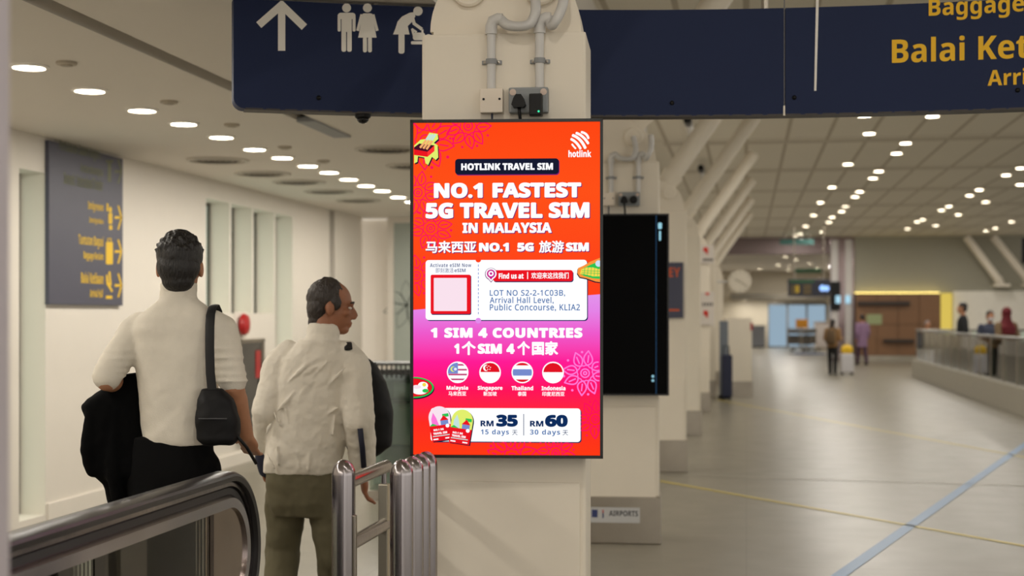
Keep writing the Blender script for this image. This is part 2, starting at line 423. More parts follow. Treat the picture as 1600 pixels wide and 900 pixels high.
row = [(45, 103), (140, 140), (222, 171), (287, 192), (346, 213), (398, 232), (441, 245), (481, 258), (514, 268), (545, 279), (572, 289), (597, 297), (622, 307)]
dl = None
for i, (x, y) in enumerate(row):
    p = on_z(x, y, ZL); lb = '%s bright downlight counting from the left in the low ceiling row' % ordn[i]
    if dl is None: dl = downlight(lb, ROW_W, 'downlight row in the low ceiling'); dl.location = p
    else: dup(dl, p, lb)
p0, p1 = on_z(*row[0], ZL), on_z(*row[4], ZL); st = (p1-p0)/4
for k in range(1, 20):
    dup(dl, p0-st*k, 'downlight of the low ceiling row nearer than the photo shows')
p2_ = on_z(*row[-1], ZL); s2_ = (p2_-on_z(*row[5], ZL))/7
for k in range(1, 4): dup(dl, p2_+s2_*k, 'downlight added to the low ceiling row, hidden behind the lit screen')  # unseen lamps added to brighten the end of the passage
hl = [(1175, 187), (1457, 181), (1358, 208), (1415, 223), (1401, 239), (1174, 241), (1325, 256), (1373, 267), (1364, 278),
      (1300, 292), (1343, 299), (1336, 307), (1282, 316), (1321, 322), (1315, 330), (1271, 336), (1300, 339), (1595, 262), (1572, 273), (1594, 288), (1530, 296), (1515, 305),
      (1540, 315), (1483, 322), (1471, 328), (1497, 335), (1442, 339), (1259, 353), (1295, 347), (1290, 356), (1284, 362), (1251, 365), (1242, 368), (1418, 357), (1433, 346),
      (1442, 343), (1462, 352), (1540, 360), (1555, 356), (1580, 346)]
hall = dup(dl, (0, 0, 0), 'round downlight glowing in the high panelled hall ceiling', 'downlights in the high hall ceiling')
for ch in hall.children:
    if ch.type == 'LIGHT': ch.data = light_data('hall_light', HALL_W)
hall.location = on_z(*hl[0], ZH)
dim = light_data('strut_light', 2.5)
for x, y in hl[1:]:
    q = dup(hall, on_z(x, y, ZH), 'round downlight glowing in the high panelled hall ceiling')
    if x < 1190:
        for ch in q.children:
            if ch.type == 'LIGHT': ch.data = dim
farl = light_data('far_light', 32)
for x, y in ((1227, 401), (1244, 405), (1216, 414), (1233, 416)):
    p = on_z(x, y, 3.75); q = dup(hall, p, 'round downlight added in the far ceiling beyond the dark beam', 'downlights beyond the beam'); [setattr(ch, 'data', farl) for ch in q.children if ch.type == 'LIGHT']
for x, y in ((.6, 67), (2.0, 69.3), (3.2, 66.5), (2.6, 60.5)):  # extra lamps added to brighten the back wall above the canopy
    q = dup(hall, (x, y, 3.75), 'round downlight added in the far ceiling beyond the dark beam', 'downlights beyond the beam'); [setattr(ch, 'data', farl) for ch in q.children if ch.type == 'LIGHT']
for x in (1164, 1211): p = on_y(x, 468, YB-1.9); dup(hall, Vector((p.x, YB-1.0, on_y(1200, 468, YB-2).z-.002)), 'small downlight under the grey canopy %s' % ('left of the glass doors' if x < 1200 else 'over the glass doors'))
rear = dup(hall, (.5, -4.2, ZH), 'unseen round downlight added to the high hall ceiling above the frame')  # unseen lamps added to light the fronts that face the camera
for ch in rear.children:
    if ch.type == 'LIGHT': ch.data = light_data('rear_fill_light', REAR_FILL_W)
for y in (-10.8, -6.4, -2, 2.4, 6.8, 11.2, 15.6, 20):
    for x in (-.6, 1.6, 4.0, 7.5, 11) if y < 3 else (1.6, 4.0, 7.5, 11): dup(hall if y > 1 else rear, (x, y, ZH), 'unseen round downlight added to the high hall ceiling above the frame')
# ceiling diffusers and detectors of the low ceiling
VENT = mat('vent_grey', (150, 143, 130), .6)
def vent():
    t = thing('air_diffuser', '', 'air vent', (0, 0, 0), 0, 'round air diffusers in the low ceiling')
    mb = MB(); mb.lathe((0, 0, 0), [(.27, 0), (.27, -.012), (.24, -.014), (.235, 0)], 32, cap=False); mb.build('rim', mat('vent_rim', (196, 190, 178), .5), t, smooth=2)
    mb = MB()
    for k in range(4): r = .20-k*.05; mb.lathe((0, 0, 0), [(r, -.004), (r-.02, -.012), (r-.03, -.012), (r-.012, -.002)], 32, cap=False)
    mb.build('rings', VENT, t, smooth=2)
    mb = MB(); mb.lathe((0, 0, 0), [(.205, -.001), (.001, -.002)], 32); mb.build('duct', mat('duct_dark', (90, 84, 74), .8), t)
    return t
v = None
for i, (x, y) in enumerate(((340, 250), (410, 271), (467, 284), (513, 299), (560, 313), (606, 233), (650, 259))):
    lb = '%s round air diffuser from the left beside the downlight row' % ordn[i]
    if v is None: v = vent(); v['label'] = lb; v.location = on_z(x, y, ZL)
    else: dup(v, on_z(x, y, ZL), lb)
v = None
for i, (x, y) in enumerate(((104, 97), (264, 158), (362, 194), (445, 229), (505, 251))):
    lb = 'small flat detector in the low ceiling, %s from the left' % ordn[i]
    if v is None:
        v = thing('smoke_detector', lb, 'detector', on_z(x, y, ZL), 0, 'detectors in the low ceiling')
        mb = MB(); mb.lathe((0, 0, 0), [(.055, 0), (.055, -.012), (.05, -.016)], 24); mb.build('base', mat('detector_beige', (176, 166, 148), .5), v, smooth=2)
        mb = MB(); mb.lathe((0, 0, 0), [(.035, -.015), (.03, -.022), (.001, -.024)], 24); mb.build('head', mat('detector_head', (160, 150, 132), .5), v, smooth=2)
    else: dup(v, on_z(x, y, ZL), lb)
# hanging light battens beside the struts
for (a, b), lb in ((((1074, 186), (1087, 238)), 'nearer dark-ended batten lamp under the ceiling beside the struts'), (((1095, 262), (1104, 300)), 'farther dark-ended batten lamp under the ceiling beside the struts')):
    A, B = on_z(*a, 4.15), on_z(*b, 4.15); t = thing('batten_lamp', lb, 'lamp', A, 0, 'batten lamps'); d = B-A
    mb = MB(); mb.tube([d*.1, d*.9], .05); mb.build('tube', PVC, t, smooth=2)
    for f0, f1 in ((0, .1), (.44, .5), (.9, 1)): mb = MB(); mb.tube([d*f0, d*f1], .056); mb.build('end_cap', BLACK, t, smooth=2)
    for f in (.2, .8): mb = MB(); mb.tube([d*f, d*f+Vector((0, 0, .15))], .012, 8); mb.build('hanger', STEELD, t)
# ------------------------------------------------------------------ column row
CR = R(3.2); CW = .615; CD = .34; CT = 2.604; CB = .318
def col_root(k): return Vector((COLX, COLY+BAY*k, 0))
def crot(v): return Matrix.Rotation(CR, 3, 'Z') @ Vector(v)
# local column frame: x from -CW to 0 (right edge), y from 0 (front) to CD
def column(k, label):
    t = thing('column', label, 'column', col_root(k), CR, 'columns in the row along the hall')
    mb = MB(); mb.box2((-CW, 0, CB), (0, CD, CT), .012); mb.build('body', CREAM, t)
    mb = MB(); mb.box2((-CW, -.014, CB), (-.022, .0, .935), .004); mb.build('lower_panel', CREAM, t)
    mb = MB(); mb.box2((-CW-.012, -.022, .0), (.012, CD+.012, CB), .006); mb.build('base_cladding', STEELD, t)
    mb = MB(); cx = -CW/2+.0
    mb.box2((-CW+.04, .03, CT), (-.02, CD-.03, CT+.022)); mb.build('cap_plate', CREAM, t)
    mb = MB(); r = .285
    arch = [(cx+r*cos(a), CT+.02+r*sin(a)) for a in [pi*i/24 for i in range(25)]]
    mb.prism(arch, .22, lambda a, b, c: (a, .06+c, b)); mb.build('gusset_plate', CREAM, t, smooth=2)
    for dx in (-.135, .135):
        mb = MB(); mb.lathe((cx+dx, .06, CT+.175), [(.066, 0), (.066, -.02), (.058, -.026), (.03, -.026), (.028, -.034), (.001, -.036)], 28, 'Y'); mb.build('bolt_cap', CREAM, t, smooth=2)
    # leaning strut carrying the roof
    d = Vector((cos(R(55)), 0, sin(R(55)))); b = Vector((cx, .17, CT+.12)); n = (ZH-CT-.12-.01)/d.z
    mb = MB(); mb.tube([b+d*.12, b+d*(n-.13)], .092, 24); mb.build('strut', CREAM, t, smooth=2)
    mb = MB(); mb.tube([b+d*.05, b+d*.32], [.07, .115], 24); mb.build('strut_shoe', CREAM, t, smooth=2)
    return t
labels = ['cream column directly behind the lit red advertising screen', 'second cream column, carrying the switched-off black screen',
          'third cream column from the camera, with a navy poster', 'fourth cream column from the camera', 'fifth cream column from the camera, with small red and white notices',
          'sixth cream column, behind the round clock', 'seventh and farther cream column of the row', 'eighth cream column, far down the row']
for k, l in enumerate(labels): column(k, l)

# conduits, boxes and sockets on the first two columns -------------------------------------------------
def conduit_set(k, first):
    base = col_root(k); kk = F/5.25
    cc = (942-800)/F*5.25
    def L(x, y, d=0.0):      # photo position on the first column's face -> local column coordinates
        return Vector(((x-938)/kk, -d, EYE+(HY-y)/kk))
    where = 'above the red screen' if first else 'above the black screen'
    def T(name, label, cat, g=None): return thing(name, label, cat, base, CR, g)
    if first: pipes = (790, 866); xbox = 791; xs = 849
    else: pipes = (800, 878); xbox = 793; xs = 852
    for i, x in enumerate(pipes):
        t = T('conduit_pipe', '%s grey conduit pipe on the column %s' % (('left', 'right')[i], where), 'pipe', 'conduit pipes on the columns')
        mb = MB(); mb.tube([L(x, 140, .025), L(x, 44, .025)], .0165, 16); mb.build('pipe', PVC, t, smooth=2)
        mb = MB(); mb.tube([L(x, 52, .025), L(x, 40, .026), L(x+3, 32, .028), L(x+11, 29, .03), L(x+17, 30, .03)], .0225, 16); mb.build('elbow', PVC, t, smooth=2)

        mb = MB(); mb.tube([L(x, 99, .024), L(x, 91, .024)], .021, 16)
        mb.box((L(x, 95, .004)), (.075, .008, .016), 0, .003); s = mb.build('clamp', GREYP, t, smooth=2)
        mb = MB()
        for dx in (-11, 11): p = L(x+dx, 95, .008); mb.lathe(p, [(.005, 0), (.005, -.004), (.001, -.005)], 12, 'Y')
        mb.build('screw', STEELD, s)
    def flex(pts, label):
        P = [L(*p) for p in pts]; Q = []
        for i in range(len(P)-1):      # smooth path
            a, b, c, d = P[max(i-1, 0)], P[i], P[i+1], P[min(i+2, len(P)-1)]
            for j in range(14):
                u = j/14; Q.append(.5*((2*b)+(c-a)*u+(2*a-5*b+4*c-d)*u*u+(3*b-a-3*c+d)*u**3))
        Q.append(P[-1]); rs = [.0165 if i % 2 else .0195 for i in range(len(Q))]
        mb = MB(); mb.tube(Q, rs, 12); ob = tag(mb.build('flexible_conduit', PVC, None, smooth=True), label, 'pipe', 'corrugated conduits'); ob.location = base; ob.rotation_euler = (0, 0, CR)
    x0, x1 = pipes
    flex([(x0+15, 30, .03), (x0+26, 40, .05), (x0+45, 44, .06), (x0+62, 40, .06), (x0+70, 24, .05), (x0+70, 5, .03), (x0+64, -22, .0)], 'corrugated conduit drooping from the left pipe %s' % where)
    flex([(x1+15, 31, .03), (x1+20, 42, .05), (x1+28, 34, .06), (x1+36, 14, .05), (x1+38, -5, .03), (x1+36, -25, .0)], 'corrugated conduit rising from the right pipe %s' % where)
    t = T('junction_box', 'square cream junction box under the left conduit pipe %s' % where, 'box', 'junction boxes')
    mb = MB(); a, b = L(xbox-18, 176, 0), L(xbox+18, 138, .045); mb.box2(a, b, .004); mb.build('body', mat('box_cream', (226, 214, 198), .45), t)
    for dx in (-12, 13):
        mb = MB(); mb.lathe(L(xbox+dx, 155, .045), [(.0045, 0), (.0045, -.002), (.001, -.002)], 12, 'Y'); mb.build('screw', BLACK, t)
    t = T('power_socket', 'grey double power socket with black plugs %s' % where, 'socket', 'power sockets')
    mb = MB(); mb.box2(L(xs-31, 177, 0), L(xs+31, 137, .045), .008); mb.build('face_plate', mat('socket_grey', (134, 138, 140), .45), t)
    for dx in (-24, 24):
        mb = MB(); mb.lathe(L(xs+dx, 145, .045), [(.012, 0), (.012, -.003), (.001, -.004)], 20, 'Y'); mb.build('switch', mat('switch_pinkish', (205, 184, 170), .4), t, smooth=2)
    t = T('power_plug', 'black rounded plug in the left half of the socket %s' % where, 'plug', 'plugs')
    mb = MB(); xx = xs-14
    mb.prism([((xx+dx-938)/kk, EYE+(HY-y)/kk) for dx, y in ((-4, 150), (4, 150), (8, 156), (11, 166), (8, 170), (-8, 170), (-11, 166), (-8, 156))], .035, lambda a, b, c: (a, -.045-c, b)); mb.build('body', BLACK, t)
    mb = MB(); mb.tube([L(xx, 168, .06), L(xx+1, 178, .06), L(xx+2, 190, .05), L(xx+2, 205, .03)], .006, 8); mb.build('cord', BLACK, t, smooth=True)
    t = T('power_adapter', 'black boxy adapter in the right half of the socket %s' % where, 'adapter', 'plugs')
    mb = MB(); xx = xs+13
    if first: mb.box2(L(xx-10, 184, .045), L(xx+10, 150, .09), .005)
    else: mb.lathe(L(xx, 160, .045), [(.026, 0), (.026, -.03), (.02, -.036), (.001, -.037)], 20, 'Y')
    mb.build('body', BLACK, t)
    if first:
        mb = MB(); mb.ell(L(xx+5, 178, .0905), (.004, .002, .004)); mb.build('indicator_light', emit('led_green', (60, 240, 170), 1.2), t)
    tag_o = T('signal_cable', 'thin dark cable running down from the junction box %s' % where, 'cable')
    mb = MB(); mb.tube([L(xbox, 176, .02), L(xbox, 190, .02), L(xbox, 205, .02)], .004, 8); mb.build('cable', mat('dark_blue_cable', (30, 36, 60), .5), tag_o)
conduit_set(0, True); conduit_set(1, False)

# ------------------------------------------------------------------ lit advertising screen
DS = 5.17; SRZ = YAW-R(3.1)
SW = 302/F*DS; SHH = 530/F*DS
sc = C((791-800)/F*DS, DS, EYE+(HY-716)/F*DS)
scr = thing('advertising_screen', 'lit upright red and pink advertising screen mounted on the nearest column', 'screen', sc, SRZ)
def screen_casing(t):
    mb = MB(); mb.box2((-SW/2, .012, 0), (SW/2, .052, SHH), .004); mb.build('casing', BLACK, t)
    b = .011
    mb = MB()
    for a, c in (((-SW/2, 0, 0), (-SW/2+b, .014, SHH)), ((SW/2-b, 0, 0), (SW/2, .014, SHH)), ((-SW/2, 0, 0), (SW/2, .014, b)), ((-SW/2, 0, SHH-b), (SW/2, .014, SHH))): mb.box2(a, c)
    mb.build('bezel', mat('bezel_black', (12, 12, 14), .35), t)
    mb = MB(); mb.box2((-.2, .05, .3), (.2, .075, .9)); mb.build('wall_bracket', GREYP, t)
screen_casing(scr)
def spt(x, y, l): return ((x-791)/302*SW, .009-l*.0006, (716-y)/530*SHH)
def grad_mat():
    m = bpy.data.materials.new('screen_background'); m.use_nodes = True; nt = m.node_tree; nt.nodes.clear(); N = nt.nodes; L = nt.links
    tc = N.new('ShaderNodeTexCoord'); sx = N.new('ShaderNodeSeparateXYZ'); L.new(tc.outputs['Object'], sx.inputs[0])
    def ramp(stops):
        r = N.new('ShaderNodeValToRGB'); e = r.color_ramp.elements
        while len(e) > 1: e.remove(e[-1])
        for i, (y, c) in enumerate(stops):
            q = e[0] if i == 0 else e.new((716-y)/530)
            q.position = (716-y)/530; q.color = lin(c)
        return r
    d = N.new('ShaderNodeMath'); d.operation = 'DIVIDE'; d.inputs[1].default_value = SHH; L.new(sx.outputs[2], d.inputs[0])
    lo = ramp([(716, (255, 58, 18)), (660, (255, 44, 34)), (610, (255, 20, 90)), (565, (255, 28, 150)), (520, (238, 90, 205)), (485, (228, 132, 232)), (455, (226, 150, 236))])
    up = ramp([(480, (255, 62, 26)), (300, (255, 80, 24)), (186, (255, 70, 20))])
    L.new(d.outputs[0], lo.inputs[0]); L.new(d.outputs[0], up.inputs[0])
    # slanted border between the two colour fields (left lower than right)
    w = N.new('ShaderNodeMath'); w.operation = 'MULTIPLY_ADD'; w.inputs[1].default_value = -.0385*302/530/(SW/SHH)*SHH*1.75; L.new(sx.outputs[0], w.inputs[0]); L.new(sx.outputs[2], w.inputs[2])
    gt = N.new('ShaderNodeMath'); gt.operation = 'GREATER_THAN'; gt.inputs[1].default_value = (716-472)/530*SHH; L.new(w.outputs[0], gt.inputs[0])
    mx = N.new('ShaderNodeMix'); mx.data_type = 'RGBA'; L.new(gt.outputs[0], mx.inputs[0]); L.new(lo.outputs[0], mx.inputs[6]); L.new(up.outputs[0], mx.inputs[7])
    e = N.new('ShaderNodeEmission'); o = N.new('ShaderNodeOutputMaterial'); L.new(mx.outputs[2], e.inputs[0]); L.new(e.outputs[0], o.inputs[0]); e.inputs[1].default_value = 2**-EXPO
    return m
mb = MB(); A0, B0 = spt(644.5, 712, 0), spt(938, 190, 0)
mb.box2((A0[0], .0095, A0[2]), (B0[0], .0125, B0[2])); disp = mb.build('display', grad_mat(), scr)
E_W = emit('screen_white', (250, 252, 255), 1.05); E_NAVY = emit('screen_navy', (14, 44, 92)); E_DK = emit('screen_black_navy', (22, 26, 48)); E_BL = emit('screen_blue_text', (78, 116, 172))
E_RED = emit('screen_red', (236, 22, 34)); E_CR = emit('screen_crimson', (255, 18, 92)); E_PK = emit('screen_pink', (255, 120, 215)); E_MG = emit('screen_magenta', (200, 20, 140))
E_PUR = emit('screen_purple', (120, 30, 110)); E_GRN = emit('screen_green', (44, 196, 84)); E_YEL = emit('screen_yellow', (246, 220, 80)); E_LIME = emit('screen_lime', (226, 240, 110))
E_ORG = emit('screen_orange', (250, 150, 60)); E_FLB = emit('screen_flag_blue', (120, 140, 205)); E_PALE = emit('screen_pale', (250, 226, 238)); E_TAN = emit('screen_tan', (246, 176, 112)); E_ICE = emit('screen_ice', (196, 226, 222)); E_BRN = emit('screen_brown', (70, 18, 40))
def art(): a = Art(spt); a.clip = (645, 190.5, 937.5, 711.5); return a
def shadowtext(a, s, x0, y0, x1, y1, heavy, off=1.2, sp=1.0):
    a.text(s, x0+off, y0+off, x1+off, y1+off, E_PUR, 3, 'b', heavy, sp); a.text(s, x0, y0, x1, y1, E_W, 4, 'b', heavy, sp)
# flowers behind the lettering
def flower(a, cx, cy, r, m, n=8, rot=0, w=2.0, lay=1, fillm=None):
    for k in range(n):
        an = rot+2*pi*k/n; c_, s_ = cos(an), sin(an)
        P = lambda t, q: (cx+c_*t*r-s_*q*r, cy+s_*t*r+c_*q*r)
        sg = 1 if k % 2 else -1
        out = [P(.36+.64*t, .20*sin(pi*t**.8)+sg*.10*t*t) for t in [i/8 for i in range(9)]]
        out2 = [P(.36+.64*t, -.20*sin(pi*t**.8)+sg*.10*t*t) for t in [i/8 for i in range(9)]]
        a.stroke(out, w, m, lay); a.stroke(out2, w, m, lay); a.stroke([P(.5+.3*t, sg*.04*t) for t in [0, .5, 1]], w, m, lay)
        a.stroke([P(.30+.06*sin(t), .11*cos(t)) for t in [pi*i/5 for i in range(6)]], w*.8, m, lay)
        q0 = an+pi/n; a.circ(cx+cos(q0)*r*.95, cy+sin(q0)*r*.95, r*.055, m, lay) if 650 < cx+cos(q0)*r*.95 < 932 and 196 < cy+sin(q0)*r*.95 < 706 else None
    a.stroke([(cx+r*.19*cos(2*pi*i/14), cy+r*.19*sin(2*pi*i/14)) for i in range(15)], w, m, lay)
    a.stroke([(cx+r*.07*cos(2*pi*i/10), cy+r*.07*sin(2*pi*i/10)) for i in range(11)], w, m, lay)
a = art()
flower(a, 664, 218, 46, E_CR, 9, .3); flower(a, 731, 196, 36, E_CR, 9, .1); flower(a, 652, 300, 34, E_CR, 8, .3, 1.7); flower(a, 672, 356, 34, E_CR, 8, .5, 1.7); flower(a, 650, 430, 32, E_CR, 8, 0, 1.5)
flower(a, 914, 583, 35, E_PK, 8, .25, 2.2); flower(a, 930, 655, 30, E_CR, 8, .1, 2.0); flower(a, 800, 716, 40, E_CR, 10, .2, 2.0); flower(a, 868, 708, 30, E_CR, 8, .2, 2.0)
a.build('flower_pattern', disp)
# headline lettering
a = art()
a.rect(711.5, 248.5, 874, 273.5, E_PUR, 1, 5); a.rect(710.5, 247.5, 873, 272, E_DK, 2, 5); a.text('HOTLINK TRAVEL SIM', 720, 254.5, 864, 265.5, E_W, 4, 'b', .035)
shadowtext(a, 'NO.1 FASTEST', 677, 285, 908, 309, .042); shadowtext(a, '5G TRAVEL SIM', 664, 316, 921, 341, .042); shadowtext(a, 'IN MALAYSIA', 722, 347.5, 862, 364, .035)
for s, x0, x1 in (('马来西亚', 664, 744), ('NO.1', 748, 795), ('5G', 808, 834), ('旅游', 842, 881), ('SIM', 884, 920)):
    c = ord(s[0]) > 0x3000; shadowtext(a, s, x0, 376 if c else 379, x1, 395 if c else 393, .03 if c else .05)
a.text('1 SIM 4 COUNTRIES', 672, 512, 910, 528, E_W, 4, 'b', .05, 1.1)
for s, x0, x1 in (('1', 709, 717), ('个', 721, 743), ('SIM', 746, 784), ('4', 791, 804), ('个', 808, 828), ('国家', 831, 872)):
    c = ord(s[0]) > 0x3000; a.text(s, x0, 533 if c else 537, x1, 555 if c else 553, E_W, 4, 'b', .04 if c else .05)
a.build('headline_lettering', disp)
# logo
a = art()
for (x0, y0), (xm, ym), (x1, y1), w in (((909, 207), (917, 209), (919, 216), 3.6), ((901, 208.5), (911, 212), (918.5, 224), 4), ((895.5, 212), (907, 216), (914, 231), 4.4), ((893, 218), (901, 222), (906.5, 232), 4), ((894, 226), (896, 229), (899, 232), 2.8)):
    q = [((1-t)**2*x0+2*t*(1-t)*xm+t*t*x1, (1-t)**2*y0+2*t*(1-t)*ym+t*t*y1) for t in [i/8 for i in range(9)]]
    a.stroke(q, w, E_W, 3); a.circ(x0, y0, w/2, E_W, 3, n=12); a.circ(x1, y1, w/2, E_W, 3, n=12)
a.text('hotlink', 888, 235, 923.5, 246, E_W, 3, 'b', .02); a.build('logo', disp)
# grill drawing
a = art()
body = [(646, 226), (656, 217), (664, 216), (670, 206), (683, 208), (684, 216), (677, 222), (683, 226), (684, 245), (680, 249), (674, 244), (668, 257), (664, 254), (662, 245), (652, 243), (651, 252), (646, 254)]
a.poly([(x+1.5, y+2.0) for x, y in body], E_DK, 2); a.poly(body, E_LIME, 3)
a.poly([(646, 229), (654, 223), (678, 226), (667, 236), (646, 232)], E_BRN, 4); a.poly([(646, 232), (667, 236), (667, 244), (646, 241)], E_RED, 4); a.poly([(667, 236), (678, 226), (678, 235), (667, 244)], emit('screen_bright_red', (255, 50, 50)), 4)
for k in range(3):
    a.stroke([(656+k*5, 229+k*1.2), (665+k*4.6, 218+k*.8)], 3.4, E_TAN, 5); a.stroke([(665+k*4.6, 217.5), (671+k*4.2, 209.5)], 3.0, E_ICE, 5)
a.build('grill_drawing', disp)
# voucher ticket
a = art()
tick = rrect(664, 406, 917, 500, 5)
a.poly([(x+1.5, y+1.5) for x, y in tick], E_NAVY, 1); a.poly(tick, E_W, 2)
a.circ(747, 405.5, 4.4, emit('screen_notch_orange', (255, 66, 24)), 3); a.circ(747, 501, 4.4, emit('screen_notch_pink', (226, 140, 236)), 3)
for k in range(13): a.rect(746.5, 413+k*6.2, 747.6, 416.5+k*6.2, E_FLB, 3)
GREYB = emit('screen_greyblue', (88, 100, 140))
a.text('Activate eSIM Now', 671, 411, 736, 417, GREYB, 3, 'b', 0, 1.1); a.text('即刻激活', 680, 418.5, 708, 426, GREYB, 3); a.text('eSIM', 709.5, 419.5, 727, 425, GREYB, 3)
a.rect(673, 430, 736, 492, E_NAVY, 3, 2.5); a.rect(672, 429, 735, 490.5, E_RED, 4, 2.5); a.rect(677, 434, 729, 486, E_PALE, 5, 1)
a.rect(771, 423.5, 896, 441, E_NAVY, 3, 4); a.rect(770, 422, 895, 439.5, E_RED, 4, 4)
a.poly([(759, 432), (767, 441.5), (775, 432)], E_PUR, 4); a.circ(767, 428, 9.6, E_PUR, 4); a.poly([(759.5, 431), (767, 440), (774.5, 431)], E_W, 5); a.circ(767, 427.6, 8.6, E_W, 5); a.circ(767, 427.6, 6.6, E_MG, 6); a.poly([(762.5, 431), (767, 437), (771.5, 431)], E_MG, 6); a.circ(767, 427.4, 4.2, E_W, 7); a.circ(767, 427.4, 2.0, E_MG, 8)
a.text('Find us at', 779, 426.5, 818, 435.5, E_W, 5, 'b', .025); a.rect(823.6, 425, 825, 436, E_W, 5); a.text('欢迎来这找我们', 830, 425.5, 888.5, 435.5, E_W, 5, 'b', .02)
a.text('LOT NO S2-2-1C03B,', 765, 453, 883, 463.5, E_BL, 3, 'r', .018, 1.12); a.text('Arrival Hall Level,', 765, 463.8, 865, 475, E_BL, 3, 'r', .018, 1.12); a.text('Public Concourse, KLIA2', 765, 474.8, 906, 486.5, E_BL, 3, 'r', .018, 1.12)
a.build('voucher_ticket', disp)
# rice parcel drawing and rice bowl drawing
a = art()
bl = [(902, 427), (903, 419), (912, 415), (922, 409), (938, 403), (938, 441), (930, 440), (916, 435), (906, 433)]
a.poly([(x-.8, y+1.6) for x, y in bl], E_DK, 4); a.poly(bl, E_ORG, 5); a.poly([(906, 428), (908, 421), (922, 414), (937, 408), (937, 436), (926, 435), (912, 431)], E_GRN, 6)
a.poly([(906, 428), (908, 421), (916, 418), (926, 418), (937, 421), (937, 432), (926, 432), (914, 429)], E_YEL, 7)
for k in range(5): a.stroke([(914+k*5, 418), (912+k*5.4, 431)], .8, E_GRN, 8)
for k in range(2): a.stroke([(909, 423+k*3.4), (937, 424+k*3.6)], .8, E_GRN, 8)
a.circ(935, 412, 5, emit('screen_lightblue', (205, 222, 245)), 7)
a.build('rice_parcel_drawing', disp)
a = art()
for m, rx, ry, l, dx, dy in ((E_DK, 32, 17, 3, 0, 1.6), (E_GRN, 31, 16.5, 4, 0, 0), (E_DK, 28.5, 14.5, 5, 0, 0), (E_RED, 28, 14, 6, 0, 0)): a.circ(646+dx, 606+dy, rx, m, l, ry, 48)
a.circ(655, 610, 13, E_W, 7, 7); a.circ(660, 603, 8, E_W, 7, 6); a.circ(662, 601.5, 3, E_YEL, 8); a.circ(664, 611, 5, E_GRN, 8, 3); a.circ(650, 605, 7, E_PALE, 8, 3)
a.build('rice_bowl_drawing', disp)
# flags
def half(cx, cy, r, y0, y1, n=16):
    def xe(y): return math.sqrt(max(0, r*r-(y-cy)**2))
    ys = [y0+(y1-y0)*i/n for i in range(n+1)]
    return [(cx-xe(y), y) for y in ys]+[(cx+xe(y), y) for y in ys[::-1]]
E_FR = emit('screen_flag_red', (226, 20, 36)); E_STR = emit('screen_stripe', (196, 70, 120))
for i, cx in enumerate((714.5, 765.5, 816, 864)):
    a = art(); cy, r = 582, 15
    a.circ(cx, cy, 17, E_W, 2)
    if i == 0:
        for k in range(4): a.poly(half(cx, cy, r, cy-13+k*7.6, cy-10.4+k*7.6, 4), E_STR, 3)
        q = [p for p in half(cx, cy, r+.2, cy-r, cy+2) if p[0] < cx]; a.poly(q+[(cx+.5, cy+2), (cx+.5, cy-r)], E_FLB, 4)
        a.circ(cx-7, cy-5, 4.2, E_LIME, 5); a.circ(cx-5.4, cy-5, 3.4, E_FLB, 6); a.circ(cx-3.5, cy-5, 2.2, E_W, 6)
    elif i == 1:
        a.poly(half(cx, cy, r, cy-r, cy-.5), E_FR, 3); a.circ(cx-6, cy-7, 5, E_W, 4); a.circ(cx-3.6, cy-7, 4.4, E_FR, 5)
        for k in range(5): a.circ(cx-2+2.8*cos(2*pi*k/5-pi/2), cy-7+2.8*sin(2*pi*k/5-pi/2), .8, E_W, 6, n=10)
    elif i == 2:
        a.poly(half(cx, cy, r, cy-r, cy-r+4), E_FR, 3); a.poly(half(cx, cy, r, cy+r-4, cy+r), E_FR, 3); a.poly(half(cx, cy, r, cy-5, cy+5), E_FLB, 3)
    else: a.poly(half(cx, cy, r, cy-r, cy-.5), E_FR, 3)
    a.build('flag_badge', disp)
a = art()
for s, z, x0, x1, u0, u1 in (('Malaysia', '马来西亚', 697, 731, 700, 728), ('Singapore', '新加坡', 746, 785, 755, 776), ('Thailand', '泰国', 799, 833, 809, 822), ('Indonesia', '印度尼西亚', 846, 883.5, 847, 882)):
    a.text(s, x0, 603, x1, 611.2 if s in ('Malaysia', 'Singapore') else 610, E_W, 4, 'b', .025); a.text(z, u0, 611.8, u1, 619, E_W, 4, 'b', .02)
a.build('country_lettering', disp)
